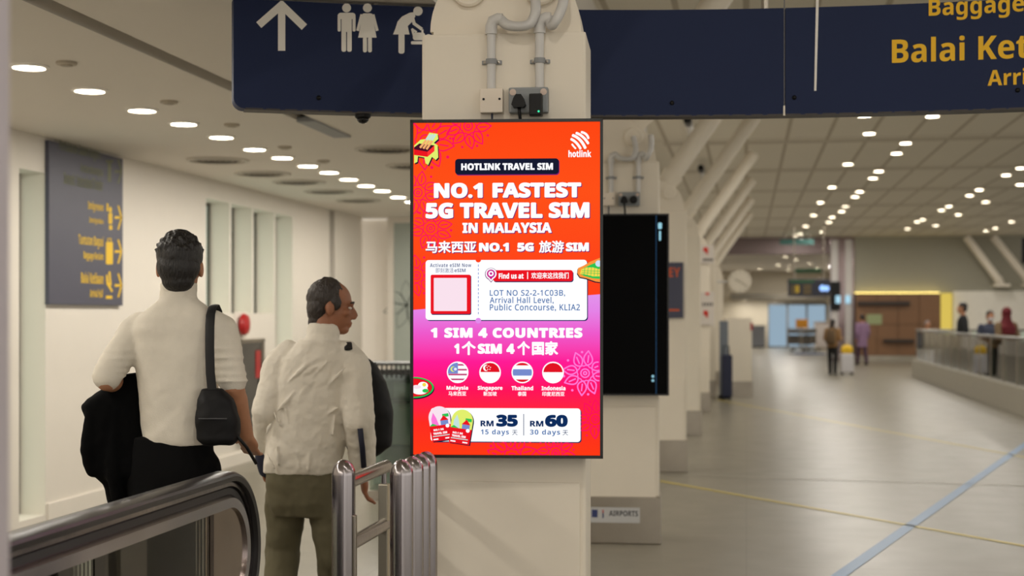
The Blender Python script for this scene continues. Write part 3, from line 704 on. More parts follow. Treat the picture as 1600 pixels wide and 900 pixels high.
# price panel and two card drawings
a = art()
pn = rrect(672, 638, 907, 690.5, 5)
a.poly([(x+1.5, y+1.5) for x, y in pn], E_NAVY, 1); a.poly(pn, E_W, 2)
a.rect(817.6, 647, 818.6, 680.5, E_NAVY, 3)
for s, x0, x1, y0, y1, h in (('RM', 750.5, 771, 657.5, 666.5, .02), ('35', 775, 809, 648, 667, .05), ('RM', 828, 849, 657.5, 666.5, .02), ('60', 851.5, 887, 648, 667, .05)): a.text(s, x0, y0, x1, y1, E_NAVY, 3, 'b', h)
a.text('15 days', 751, 671, 795, 681.5, E_BL, 3, 'b', 0, 1.15); a.text('30 days', 828, 671, 875, 681.5, E_BL, 3, 'b', 0, 1.15); a.text('天', 800, 672, 808.5, 680, E_NAVY, 3); a.text('天', 879, 672, 887.5, 680, E_NAVY, 3)
a.build('price_panel', disp)
for i, (ox, oy, an, topc) in enumerate(((687, 662, R(-8), E_PALE), (720.5, 667, R(8), E_LIME))):
    a = art(); c_, s_ = cos(an), sin(an); lay = 4+i*5
    def T(p): return [(ox+x*c_-y*s_, oy+x*s_+y*c_) for x, y in p]
    out = [(17*cos(t), -9-17*sin(t)*1.05) for t in [pi*k/16 for k in range(17)]]+[(-16, 27), (16, 27)]
    a.poly([(x+1.6, y+1.4) for x, y in T(out)], E_DK, lay); a.poly(T(out), topc, lay+1); a.poly(T([(-17, 3), (17, 3), (16, 27), (-16, 27)]), E_RED, lay+2)
    a.poly(T([(-13, 3), (-13, -8), (-9, -18), (-5, -9), (-2, 3)]), E_PK if i == 0 else E_ICE, lay+2); a.poly(T([(1, 3), (1, -5), (7, -12), (13, -5), (13, 3)]), E_FLB, lay+2); a.poly(T([(0, -4), (7, -12), (14, -4)]), E_RED, lay+3)
    a.poly(T([(5, -14), (15, -14), (15, -9), (5, -9)]), E_GRN, lay+2); a.poly(T([(-17, 3), (-12, -1), (-4, 3)]), E_GRN, lay+3); a.circ(*T([(11, 5)])[0], 3, E_W, lay+3)
    P = T([(0, 12)])[0]; a.text('NO.1 5G', P[0]-12, P[1]-3.6, P[0]+4, P[1]-.4, E_W, lay+3, 'b', .04, 1, an); P = T([(-1, 15.5)])[0]; a.text('TRAVEL SIM', P[0]-12, P[1]-2, P[0]+10, P[1]+1.4, E_W, lay+3, 'b', .04, 1, an)
    a.poly(T([(-14, 18.5), (13, 18.5), (13, 20), (-14, 20)]), E_ICE, lay+3); a.poly(T([(-14, 23), (-6, 23), (-6, 25), (-14, 25)]), E_W, lay+3); a.poly(T([(5, 23), (13, 23), (13, 25), (5, 25)]), E_W, lay+3)
    a.build('card_drawing', disp)

# ------------------------------------------------------------------ switched-off screen on the second column
D2 = 9.60; h2 = 284/F*D2
s2 = thing('advertising_screen', 'switched-off black upright screen on the second column', 'screen', C((1045-800)/F*D2-h2*.57/2, D2, EYE+(HY-618)/F*D2), SRZ)
SW1, SH1 = SW, SHH; SW, SHH = h2*.57, h2
screen_casing(s2)
mb = MB(); mb.box2((-SW/2+.01, .0085, .01), (SW/2-.01, .0125, SHH-.01)); dd = mb.build('display', mat('dark_screen_glass', (3, 3, 4), .4, spec=.05), s2)
qq = lambda x, y, l: ((x-1045)/F*D2+SW/2, .0078-l*.0004, (618-y)/F*D2)
a = Art(qq); a.rect(1024.6, 336, 1025.6, 616, emit('screen_blue_line', (40, 70, 100)), 0); PB = emit('screen_pale_blue', (150, 205, 222))
a.rect(1028, 348, 1034, 358, PB, 1, 2); a.rect(1029.5, 361, 1032.5, 376, PB, 1, 1); a.circ(1020, 588, 2, PB, 1); a.circ(1020, 594.5, 2, PB, 1)
a.build('menu_icons', dd); SW, SHH = SW1, SH1
# plate with lettering on the base of the second column
bp = thing('name_plate', 'pale plate reading AIRPORTS on the steel foot of the second column', 'sign', col_root(1), CR)
k2 = F/9.675
Lp = lambda x, y, l: ((x-1030)/k2, -.0235-l*.001, EYE+(HY-y)/k2)
a = Art(Lp); a.rect(905, 793, 1000, 817, mat('plate_pale', (190, 190, 190), .4), 0); a.text('AIRPORTS', 952, 798, 997, 806.5, mat('plate_ink', (62, 60, 66), .5), 1, 'b')
a.rect(941.5, 797, 943.5, 802, mat('plate_red', (190, 60, 50), .5), 1); a.rect(941.5, 802, 943.5, 810, mat('plate_blue', (50, 60, 110), .5), 1); a.rect(925, 797, 934, 809, mat('plate_blue', (50, 60, 110), .5), 1)
a.build('plate', bp)
# navy poster on the third column
po = thing('poster_board', 'navy poster with orange lettering on the third column', 'poster', col_root(2), CR)
k3 = F/14.1; L3 = lambda x, y, d: ((x-1073)/k3, -d, EYE+(HY-y)/k3)
mb = MB(); mb.box2(L3(1000, 497, 0), L3(1068, 410, .03), .004); mb.build('board', mat('poster_navy', (70, 72, 92), .5), po)
a = Art(lambda x, y, l: L3(x, y, .0315+l*.001)); a.text('MONEY', 1006, 418, 1063, 433, mat('poster_orange', (214, 92, 40), .5), 0, 'b'); a.rect(1010, 483, 1062, 486, mat('poster_orange', (214, 92, 40), .5), 0)
a.build('lettering', po)
# notices on the fifth column
for (y0, y1, lb) in ((383, 412, 'upper white notice with a red mark on the column near the clock'), (456, 508, 'lower white notice with red and grey marks on the column near the clock')):
    kk = F/22.9; nt_ = thing('notice_board', lb, 'sign', col_root(4), CR, 'notices near the clock')
    L5 = lambda x, y, d: ((x-1107)/kk, -d, EYE+(HY-y)/kk)
    mb = MB(); mb.box2(L5(1093, y1, 0), L5(1114, y0, .04), .004); mb.build('board', mat('notice_white', (214, 206, 198), .5), nt_)
    a = Art(lambda x, y, l: L5(x, y, .0415+l*.001)); rm = mat('notice_red', (212, 52, 36), .5); gm = mat('notice_grey', (70, 68, 66), .5)
    yc = 390 if y0 < 400 else 489
    a.circ(1101, yc, 4, rm, 0); a.poly([(1098, yc+1), (1105, yc+2), (1104, yc+9)], rm, 0)
    if y0 < 400:
        for k in range(4): a.rect(1097+k*4, 404, 1100+k*4, 408, gm, 0)
    else:
        a.circ(1103.5, 459, 3.4, rm, 0, 2.2)
        for k in range(4): a.rect(1096+k*4.4, 473, 1098.6+k*4.4, 478, gm, 0)
    a.build('markings', nt_)

# ------------------------------------------------------------------ curved overhead sign
AX, AD, AR = .5, .2, 6.0
ZB, ZT = 2.423, 2.885
def ang(x):
    k = (x-800)/F; lo, hi = 3.0, 9.0
    for _ in range(50):
        D = (lo+hi)/2
        if (k*D-AX)**2+(D-AD)**2 < AR*AR: lo = D
        else: hi = D
    return math.asin((k*D-AX)/AR), D
def arc(s, z, l=0.0): r = AR-l; return C(AX+r*sin(s), AD+r*cos(s), z)
def sg(x, y): s, D = ang(x); return s, EYE+(HY-y)/F*D
org = arc(.05, ZB)
sign = thing('overhead_sign', 'long curved navy overhead direction sign with white pictograms and yellow lettering', 'sign', org)
def A2(s, z, l=0.0): return arc(s, z, l)-org
s_l, s_j, s_r = ang(365)[0], ang(1226)[0], .50
def panel(s0, s1, rl):
    mb = MB(); n = 40; rings = []
    ss = [s0+(s1-s0)*i/n for i in range(n+1)]
    if rl: ss = [s0+.045/AR*(1-cos(pi/2*i/10)) for i in range(10)]+[s for s in ss if s > s0+.046/AR]
    for s in ss:
        zb = ZB
        if rl:
            d = (s-s0)*AR; r = .045
            if d < r: zb = ZB+r-math.sqrt(max(0, r*r-(r-d)**2))
        rings.append([A2(s, zb, 0), A2(s, ZT, 0), A2(s, ZT, -.09), A2(s, zb, -.09)])
    mb.loft(rings); return mb.build('panel', NAVY, sign, smooth=2)
panel(s_l, s_j-.0006, True); panel(s_j+.0006, s_r, False)
def sart(): return Art(lambda x, y, l: A2(x, y, .002+l*.001))
def P2(pts): return [sg(x, y) for x, y in pts]
a = sart(); f = lambda x, y, l: A2(*sg(x, y), .002+l*.001); a.fn = f
a.stroke([(440, 12), (440, 76)], 11.5, SIGNW); a.stroke([(407, 37), (440, 8), (473, 40)], 12, SIGNW); a.poly([(428, 14), (440, 1), (452, 14)], SIGNW)
a.build('arrow', sign)
def fig(a, cx, woman):
    a.circ(cx, 12.5, 7, SIGNW)
    if not woman:
        a.rect(cx-14, 20, cx+14, 30, SIGNW, 0, 5); a.rect(cx-14, 25, cx-9.2, 49.5, SIGNW, 0, 2.2); a.rect(cx+9.2, 25, cx+14, 49.5, SIGNW, 0, 2.2)
        a.rect(cx-8, 22, cx+8, 50, SIGNW); a.rect(cx-8, 45, cx-.7, 81, SIGNW, 0, 3); a.rect(cx+.7, 45, cx+8, 81, SIGNW, 0, 3)
    else:
        a.rect(cx-9, 21, cx+9, 29, SIGNW, 0, 4); a.stroke([(cx-9, 24), (cx-15, 47)], 4.6, SIGNW); a.stroke([(cx+9, 24), (cx+15, 47)], 4.6, SIGNW)
        a.poly([(cx-7, 22), (cx+7, 22), (cx+14.5, 59), (cx-14.5, 59)], SIGNW); a.rect(cx-7, 58, cx-.8, 82, SIGNW, 0, 2.8); a.rect(cx+.8, 58, cx+7, 82, SIGNW, 0, 2.8)
a = Art(f); fig(a, 541.5, False); a.build('man_pictogram', sign)
a = Art(f); fig(a, 574, True); a.build('woman_pictogram', sign)
a = Art(f); a.circ(653, 17.5, 7.3, SIGNW)
a.poly([(621, 34), (628, 26), (640, 20), (648, 19), (649, 26), (643, 35), (637, 41), (640, 54), (614, 54), (618, 44)], SIGNW); a.stroke([(644, 26), (647, 37), (658, 45)], 5, SIGNW); a.rect(622.5, 52, 632, 84, SIGNW, 0, 3.5)
a.rect(642, 64.5, 675, 69.5, SIGNW, 0, 2); a.circ(669.5, 59, 5.4, SIGNW); a.rect(645, 51, 664, 63, SIGNW, 0, 4); a.stroke([(646, 54), (644, 46), (650, 50)], 3.6, SIGNW); a.stroke([(660, 52), (660, 47)], 3.4, SIGNW)
a.build('baby_changing_pictogram', sign)
a = Art(f); a.poly([(1276.2, -60), (1281, -60), (1275.5, 142), (1272, 142)], SIGNW); a.build('divider_line', sign)
def stext(s, x0, yb, hpx, m, name, style='b', heavy=0.0):
    vs, fs, asp = text_shape(s, style, heavy)
    s0, z0 = sg(x0, yb); _, D = ang(x0); h = hpx/F*D; w = h*asp*.93
    a = sart(); a.put([(s0+u*w/AR, z0+v*h) for u, v in vs], fs, m, 0); a.build(name, sign)
stext('Baggage Reclaim', 1451, 33.5, 36, SIGNY, 'lettering', heavy=.004)
stext('Balai Ketibaan', 1393.5, 99, 39, SIGNY, 'lettering', heavy=.004)
stext('Arrival Hall', 1543, 134.5, 26, SIGNY, 'lettering', heavy=.004)
for x, y in ((498, 153), (1050, 161), (1241, 152.5), (1590, 141)):
    mb = MB(); s, z = sg(x, y); mb.ell(A2(s, z, .002), (.010, .010, .010)); mb.build('screw', BLACK, sign, smooth=True)
a = Art(f); a.stroke([(1225.5, -60), (1225.5, 165)], 1.6, mat('joint_grey', (88, 88, 96), .5)); a.stroke([(1225.3, 166), (1225.3, 180)], 3, STEELD); a.build('joint_strip', sign)
mb = MB(); rings = []
for i in range(61):
    s = s_l+.008+(s_r-s_l-.008)*i/60; rings.append([A2(s, ZB-.004, .0), A2(s, ZB+.004, .0), A2(s, ZB+.004, -.09), A2(s, ZB-.004, -.09)])
mb.loft(rings); mb.build('bottom_trim', mat('sign_edge', (56, 50, 48), .5), sign)
for s, zz in ((s_l+.03, ZL), (s_l+.10, ZL), (s_r-.15, ZH), (s_r-.03, ZH), (.1, ZH)):
    mb = MB(); mb.tube([A2(s, ZT-.01, -.045), A2(s, zz, -.045)], .016, 10); mb.build('hanger_rod', STEELD, sign, smooth=2)
s, z = sg(568, 176)
cc = thing('dome_camera', 'small black dome camera under the navy sign left of the column', 'camera', arc(s, ZB-.004, -.04))
mb = MB(); mb.lathe((0, 0, 0), [(.034, 0), (.034, -.012), (.03, -.016)], 20); mb.build('base', BLACK, cc, smooth=2)
mb = MB(); mb.lathe((0, 0, 0), [(.027, -.014), (.025, -.026), (.016, -.036), (.001, -.04)], 20); mb.build('dome', mat('dome_black', (10, 10, 12), .1), cc, smooth=True)

# ------------------------------------------------------------------ direction sign on the left wall
ya, yb_ = along(70), along(186)
zb_, zt_ = (on_x(70, 475, XW).z+on_x(186, 478, XW).z)/2, on_x(70, 213, XW).z
ws = thing('wall_sign', 'grey-blue wall sign with rows of yellow lettering and arrows', 'sign', (XW, ya, zb_))
mb = MB(); mb.box2((0, 0, 0), (.035, yb_-ya, min(zt_, ZL-.02)-zb_), .004); mb.build('panel', mat('wall_sign_grey', (78, 78, 92), .5, var=.03), ws)
WY = mat('wall_sign_yellow', (232, 190, 40), .6); WD = mat('wall_sign_dim', (112, 114, 84), .6)
wfn = lambda x, y, l: Vector((.0365+l*.001, on_x(x, y, XW).y-ya, on_x(x, y, XW).z-zb_))
def wtext(a, s, x0, y0, x1, y1, m):
    p, q = on_x(x0, y1, XW), on_x(x1, y1, XW); r = on_x(x1, y0, XW)
    vs, fs, _ = text_shape(s, 'b'); h = r.z-q.z
    n = len(a.v); k = a._m(m)
    for u, v in vs: a.v.append(Vector((.0365, p.y+(q.y-p.y)*u-ya, q.z+h*v-zb_)))
    a.f += [tuple(n+i for i in f) for f in fs]; a.mi += [k]*len(fs)
a = Art(wfn)
for s, x0, y0, x1, y1, m in (('Pertukaran Dalam Negeri /', 86, 233, 152, 255, WD), ('Antarabangsa', 119, 262, 154, 280, WD), ('Domestic / International Transfer', 93, 280, 154, 299, WD),
                             ('Imigresen', 131, 318, 155, 334, WY), ('Immigration', 133, 342, 155, 353, WY), ('Tuntutan Bagasi', 116, 370, 155, 390, WY), ('Baggage Reclaim', 124, 395, 155, 410, WY), ('Balai Ketibaan', 120, 427, 155, 444, WY), ('Arrival Hall', 134, 452, 154, 465, WY)): wtext(a, s, x0, y0, x1, y1, m)
a.build('lettering', ws)
for y, m in ((268, WD), (340, WY), (393, WY), (446, WY)):
    a = Art(wfn); a.stroke([(174, y), (182, y)], 4, m); a.stroke([(178.5, y-18), (183.5, y), (178.5, y+18)], 2.6, m); a.build('arrow', ws)
a = Art(wfn); a.rect(159, 378, 170, 413, WY, 0, 2); a.stroke([(162, 378), (162, 373), (167, 373), (167, 378)], 1.6, WY); a.build('suitcase_pictogram', ws)
a = Art(wfn); a.rect(163, 333, 169, 350, WY, 0, 2); a.circ(166, 328, 2.4, WY, 0, 5); a.rect(160, 318, 163, 330, WY); a.rect(164, 352, 169, 359, WY); a.build('officer_pictogram', ws)
a = Art(wfn); a.poly([(159, 430), (162, 429), (163, 440), (170, 455), (168, 457), (160, 444)], WY); a.poly([(163, 425), (166, 424), (168, 446), (165, 446)], WY); a.rect(159, 462, 169, 467, WY); a.build('plane_pictogram', ws)
a = Art(wfn); a.rect(162, 252, 167, 284, WD); a.rect(159, 250, 170, 254, WD); a.build('transfer_pictogram', ws)

# ------------------------------------------------------------------ near pillar at the left edge of the photo
pe = C((17-800)/F*1.95, 1.95)
np_ = thing('pillar', 'blurred pale pillar close to the camera at the left edge', 'pillar', (pe.x-.3, pe.y-.5, 0))
mb = MB(); mb.box2((-.3, -.5, .0), (.3, .5, ZL), .006); mb.build('shaft', mat('pillar_lilac_white', (186, 178, 184), .5), np_)
mb = MB(); mb.box2((-.31, -.51, 0), (.31, .51, .15), .004); mb.build('base_cladding', STEELD, np_)
# ------------------------------------------------------------------ escalator balustrade
XR = -1.83; YN = 4.80; RN = .30; ZR = 1.0; Y0 = .15
esc = thing('escalator_balustrade', 'escalator balustrade with dark handrail, steel trim and glass ending at the bollards', 'escalator', (XR, YN, 0))
def npath(off, full=True):
    r = RN-off; P = []
    for k in range(24): P.append((Y0-YN+(-Y0+YN)*k/24, ZR-off, (0, 1)))
    for k in range(37):
        a = pi/2-pi*k/36; P.append((r*cos(a), ZR-RN+r*sin(a), (cos(a), sin(a))))
    P.append((-.9, ZR-2*RN+off, (0, -1)))
    return P
def sweep(mb, off0, off1, w, bulge=0):
    A, B = npath(off0), npath(off1)
    rings = []
    for (ya, za, n), (yb, zb, _) in zip(A, B):
        e = .25*(off1-off0)
        rings.append([(-w, yb, zb), (w, yb, zb), (w+bulge, (ya+yb)/2, (za+zb)/2), (w, ya-n[0]*e, za-n[1]*e), (w*.6, ya, za), (-w*.6, ya, za), (-w, ya-n[0]*e, za-n[1]*e), (-w-bulge, (ya+yb)/2, (za+zb)/2)])
    mb.loft(rings); return mb
sweep(MB(), 0, .034, .040, .004).build('handrail', mat('rubber_handrail', (52, 50, 50), .32, var=.15), esc, smooth=2)
sweep(MB(), .034, .052, .024).build('handrail_track', STEEL, esc, smooth=2)
sweep(MB(), .052, .082, .016).build('shadow_groove', mat('groove_dark', (40, 38, 40), .4), esc, smooth=2)
sweep(MB(), .082, .128, .032).build('deck_profile', mat('deck_aluminium', (186, 182, 188), .22, 1, var=.1), esc, smooth=2)
def infill(y_from, y_to, off, w, name, m):
    P = [(y, z) for y, z, n in npath(off) if True]
    top = [(y, z) for y, z in P if y_from <= y <= y_to and z > ZR-RN]; bot = [(y, z) for y, z in P if y_from <= y <= y_to and z <= ZR-RN]
    r = RN-off
    def zz(y): return r if y <= 0 else math.sqrt(max(0, r*r-y*y))
    ys = [y_from+(y_to-y_from)*k/24 for k in range(25)]
    mb = MB(); rings = []
    for y in ys:
        lo = .30 if y < -.6 else ZR-RN-zz(y)
        rings.append([(-w, y, lo), (w, y, lo), (w, y, ZR-RN+zz(y)), (-w, y, ZR-RN+zz(y))])
    mb.loft(rings); return mb.build(name, m, esc)
EG = glass('balustrade_glass', (226, 232, 226), .06)
for a_, b_ in ((-4.6, -3.42), (-3.41, -2.22), (-2.21, -1.02), (-1.01, -.14)): infill(a_, b_, .126, .006, 'glass_panel', EG)
infill(-.135, RN-.127, .126, .022, 'newel_plate', mat('newel_bronze_steel', (176, 160, 146), .14, 1, var=.12, scale=8))
mb = MB(); mb.box2((-.10, -4.6, .0), (.10, -.55, .30), .01); mb.box2((-.07, -.7, 0), (.07, .12, .41), .01); mb.build('skirt', STEELD, esc)
# low steel guard rail on the far side, seen through the glass
gr = thing('guard_rail', 'low dark steel guard rail seen through the escalator glass', 'railing', (-2.9, 5.5, 0))
mb = MB(); mb.tube([(-.25, -1.9, .52), (.0, .6, .52), (.0, 1.5, .52)], .03, 14); mb.build('rail', STEELD, gr, smooth=2)
for y in (-1.7, .0, 1.4): mb = MB(); mb.tube([(-.25 if y < -1 else -.06 if y < 1 else 0, y, 0), (-.25 if y < -1 else -.06 if y < 1 else 0, y, .5)], .022, 12); mb.build('post', STEELD, gr, smooth=2)

# ------------------------------------------------------------------ steel bollards and barrier
BZ = 1.08
def bollard(x, y, label):
    D = (EYE-BZ)*F/(y-HY); p = px(x, y, D); p.z = 0
    t = thing('bollard', label, 'bollard', p, 0, 'steel bollards by the escalator'); r = .0385; n = 32
    rings = []
    prof = [(1, .012)]+[(1, BZ-.05)]+[(cos(pi/2*k/8), BZ-.05+.05*sin(pi/2*k/8)) for k in range(1, 8)]+[(.03, BZ)]
    for f, z in prof: rings.append([((r*f-(.0022*f if k % 4 == 0 else 0))*cos(2*pi*k/n), (r*f-(.0022*f if k % 4 == 0 else 0))*sin(2*pi*k/n), z) for k in range(n)])
    mb = MB(); mb.loft(rings); mb.build('tube', STEEL, t, smooth=2)
    mb = MB(); mb.lathe((0, 0, 0), [(.046, 0), (.046, .006), (.042, .012), (.0385, .012)], 28); mb.build('floor_flange', STEELD, t, smooth=2)
    return D, p
DA, PA = bollard(537, 718, 'single steel bollard nearest the escalator newel')
bollard(627.5, 718, 'front steel bollard of the tight group under the red screen'); bollard(644, 713, 'second steel bollard of the tight group under the red screen')
bollard(655, 709, 'third steel bollard of the tight group under the red screen'); bollard(666, 705, 'last steel bollard of the tight group, against the red screen')
br = thing('barrier_rail', 'two-bar steel barrier between the single bollard and the bollard group', 'railing', (PA.x, PA.y, 0))
Q = px(600, 722, DA+.52); Q.z = 0; Q -= Vector((PA.x, PA.y, 0))
for zz_, yy in ((1.0, 0), (.79, 0)):
    mb = MB(); u = Q.normalized(); a_ = Vector((0, 0, zz_))+u*.0395; mb.tube([a_, Vector((Q.x, Q.y, zz_))+u*.03], .024, 18); mb.build('bar', STEEL, br, smooth=2)
mb = MB(); mb.box((Q.x, Q.y, .47), (.036, .036, .94), 0, .005); mb.build('post', mat('post_steel', (190, 184, 168), .3, 1, var=.1), br)
mb = MB(); mb.tube([(Q.x, Q.y, .93), (Q.x, Q.y, .985)], .010, 10); mb.build('bracket', STEEL, br, smooth=2)
mb = MB(); mb.box((.04, -.01, .45), (.012, .02, .9), 0, .003); mb.build('edge_strip', STEELD, br)

# ------------------------------------------------------------------ things along the left passage
ct = thing('glass_counter', 'glass-fronted counter with a dark slatted top behind the red screen', 'counter', C((640-800)/F*12, 12, 0), YAW)
def cz(y): return EYE+(HY-y)/F*12
mb = MB(); mb.box2((-.36, 0, cz(585)), (.6, .5, cz(580)), .003)
for k in range(24): mb.box2((-.36+k*.04, -.01, cz(585)-.03), (-.345+k*.04, .0, cz(568)))
mb.box2((-.37, -.02, cz(571)), (.6, .5, cz(567)), .004); mb.build('slatted_top', mat('counter_dark', (46, 46, 44), .45), ct)
mb = MB(); mb.box2((-.34, .02, .08), (.6, .028, cz(586))); mb.build('glass_front', glass('counter_glass', (206, 218, 210), .08), ct)
for y in (622, 696): mb = MB(); mb.box2((-.34, .03, cz(y)-.02), (.6, .48, cz(y))); mb.build('shelf', mat('shelf_grey', (150, 158, 152), .4), ct)
mb = MB(); mb.box2((-.35, .47, .08), (.6, .5, cz(585))); mb.build('back_panel', mat('counter_back', (168, 176, 168), .5), ct)
mb = MB(); mb.box2((-.36, 0, 0), (.6, .5, .08), .004); mb.build('plinth', STEELD, ct)
for (x0_, x1_, yt, yb2, lb) in ((614, 638, 599, 622, 'white box on the upper shelf of the glass counter'), (606, 638, 632, 696, 'tall white box on the lower shelf of the glass counter')):
    b = thing('storage_box', lb, 'box', C((640-800)/F*12, 12, 0), YAW, 'boxes in the glass counter'); q0, q1 = (x0_-640)/F*12, (x1_-640)/F*12+.2
    mb = MB(); mb.box2((q0, .08, cz(yb2)+.001), (q1, .36, cz(yt)), .006); mb.build('body', mat('box_white', (222, 220, 210), .5), b)
    mb = MB(); mb.box2((q0-.004, .075, cz(yt)-.03), (q1+.004, .365, cz(yt)+.004), .004); mb.build('lid', mat('box_lid', (206, 204, 192), .5), b)
pb = on_x(374, 507, XW)
fb = thing('fire_bell', 'red fire bell on the white wall behind the man in the cream sweater', 'alarm', (XW, pb.y, pb.z))
mb = MB(); mb.lathe((0, 0, 0), [(.05, 0), (.05, .03), (.11, .035), (.115, .05), (.10, .085), (.05, .10), (.001, .103)], 28, 'X'); mb.build('gong', mat('fire_red', (168, 22, 24), .35), fb, smooth=2)
mb = MB(); mb.box2((0, -.16, -.13), (.012, .2, .13), .004); mb.build('back_plate', WALLW, fb)
ga, gb = along(368), along(407); gz0, gz1 = .25, on_x(400, 529, XW).z
hc = thing('hose_cabinet', 'glass-fronted cabinet in the wall below the red bell', 'cabinet', (XW, ga, gz0))
Ly, Lz = gb-ga, gz1-gz0
mb = MB()
for u, v in (((0, 0, 0), (.05, .05, Lz)), ((0, Ly-.05, 0), (.05, Ly, Lz)), ((0, 0, Lz-.04), (.05, Ly, Lz)), ((0, 0, 0), (.05, Ly, .04))): mb.box2(u, v, .004)
mb.build('frame', STEELD, hc)
mb = MB(); mb.box2((.0, .05, .04), (.008, Ly-.05, Lz-.04)); mb.build('back', mat('cabinet_grey', (150, 160, 154), .4), hc)
mb = MB(); mb.box2((.03, .05, .04), (.036, Ly-.05, Lz-.04)); mb.build('glass_door', glass('cabinet_glass', (214, 226, 218), .08), hc)
mb = MB(); mb.box2((.037, Ly*.66, Lz*.60), (.042, Ly*.86, Lz*.88), .001); mb.build('red_notice', mat('fire_red', (168, 22, 24), .35), hc)
mb = MB(); mb.tube([(.05, Ly*.93, Lz*.52), (.075, Ly*.93, Lz*.52), (.075, Ly*.93, Lz*.72), (.05, Ly*.93, Lz*.72)], .009, 8); mb.build('handle', STEEL, hc, smooth=True)

# ------------------------------------------------------------------ things down the hall
k6 = F/27.3; ko = C((1133-800)/k6, 27.3, 0)
kb = thing('partition', 'cream waist-high partition with a steel foot below the round clock', 'partition', ko, YAW)
mb = MB(); mb.box2((0, 0, .3), (42/k6, .35, EYE-(497-HY)/k6), .01); mb.build('body', CREAM, kb)
mb = MB(); mb.box2((-.01, -.01, 0), (42/k6+.01, .36, .3), .005); mb.build('base_cladding', STEELD, kb)
mb = MB(); mb.box2((42/k6-.03, -.012, 1.28), (42/k6+.012, .02, 1.42), .003); mb.build('red_tab', mat('fire_red', (168, 22, 24), .35), kb)
gy = thing('panel_stand', 'slim grey panel standing left of the waist-high partition', 'panel', C((1118-800)/k6, 26.75, 0), YAW)
mb = MB(); mb.box2((0, 0, .06), (13/k6, .05, 1.46), .005); mb.build('board', mat('panel_blue_grey', (110, 118, 128), .5), gy)
mb = MB(); mb.box2((-.01, -.12, 0), (13/k6+.01, .17, .06), .01); mb.build('foot', BLACK, gy)
bg = thing('trolley_bag', 'dark blue upright bag in front of the slim grey panel', 'bag', C((1123-800)/k6, 26.3, 0), YAW)
mb = MB(); mb.box2((-.09, -.08, .06), (.10, .08, .84), .03); mb.build('body', mat('bag_navy', (30, 36, 64), .6), bg)
mb = MB(); mb.tube([(-.05, .05, .83), (-.05, .05, 1.0), (.05, .05, 1.0), (.05, .05, .83)], .012, 8); mb.build('handle', BLACK, bg, smooth=True)
for sx in (-.07, .07): mb = MB(); mb.lathe((sx-.015, .03, .04), [(.001, 0), (.04, 0), (.04, .03), (.001, .03)], 16, 'X'); mb.build('wheel', BLACK, bg)
cl = px(1156, 440, 26.6); ck = thing('wall_clock', 'round white clock on a bracket beside the sixth column', 'clock', cl, YAW)
mb = MB(); mb.lathe((0, 0, 0), [(.001, 0), (.205, 0), (.215, .01), (.215, .11), (.205, .12), (.001, .12)], 36, 'Y'); mb.build('case', mat('clock_white', (216, 208, 192), .45), ck, smooth=2)
a = Art(lambda x, y, l: (x, -.003-l*.001, y)); ci = mat('clock_ink', (150, 140, 122), .5)
for k in range(12): a.stroke([(.165*cos(pi*k/6), .165*sin(pi*k/6)), (.19*cos(pi*k/6), .19*sin(pi*k/6))], .012, ci)
a.build('hour_marks', ck)
a = Art(lambda x, y, l: (x, -.006-l*.001, y)); a.stroke([(0, 0), (.13, -.09)], .014, ci); a.stroke([(0, 0), (-.09, .04)], .018, ci); a.build('hands', ck)
mb = MB(); mb.tube([(-.2, .06, 0), (-.42, .06, .0)], .02, 10); mb.build('bracket', PVC, ck, smooth=2)
# glass railing round the opening on the right
r0, r1 = on_z(1430, 588, 0), on_z(1563, 633, 0); RX = (r0.x+r1.x)/2; RY1 = r0.y; RY0 = 14.0
GG = glass('railing_glass', (222, 234, 226), .05, .02)
def railing(name, label, base, length, rz):
    t = thing(name, label, 'railing', base, rz, 'glass railings round the floor opening')
    mb = MB(); mb.box2((0, -.12, 0), (length, .12, .43), .01); mb.build('kerb', mat('kerb_cream', (160, 155, 142), .5), t)
    n = max(1, round(length/1.25)); w = length/n
    for i in range(n): mb = MB(); mb.box2((i*w+.03, -.008, .45), ((i+1)*w-.03, .008, 1.15)); mb.build('glass_panel', GG, t)
    for i in range(n+1):
        mb = MB(); mb.box((min(max(i*w, .03), length-.03), 0, .80), (.05, .03, .74), 0, .004); mb.build('post', STEELD, t)
    mb = MB(); mb.tube([(0, 0, 1.19), (length, 0, 1.19)], .028, 14); mb.build('handrail', mat('rail_dark_steel', (120, 118, 112), .4, 1), t, smooth=2)
    return t
railing('glass_railing', 'long glass railing on a pale kerb along the right of the hall', (RX, RY0, 0), RY1-RY0, pi/2)
railing('glass_railing', 'short glass railing turning right at the far end of the long one', (RX+.14, RY1-.02, 0), 6.0, 0)
# timber-clad front on the far wall
yw = YF-.5
w0, w1 = on_y(1337, 500, yw), on_y(1470, 458, yw); wz = on_y(1400, 458, yw).z
wo = thing('timber_counter_front', 'brown timber-clad front with a yellow lit edge on the far wall', 'shop front', (w0.x, yw, 0))
WOOD = mat('brown_timber', (126, 90, 60), .5, var=.12, scale=3, stretch=(.3, 1, 6)); ww = w1.x-w0.x
for i in range(4):
    for j in range(2):
        mb = MB(); mb.box2((ww*i/4+.008, 0, .2+(wz-.2)*j/2+.008), (ww*(i+1)/4-.008, .45, .2+(wz-.2)*(j+1)/2-.008), .006); mb.build('panel', WOOD, wo)
mb = MB(); mb.box2((.0, .05, .0), (ww, .46, wz-.01)); mb.build('carcass', mat('timber_dark', (70, 46, 30), .6), wo)
mb = MB(); mb.box2((-.01, -.02, 0), (ww+.01, .2, .2), .004); mb.build('plinth', STEELD, wo)
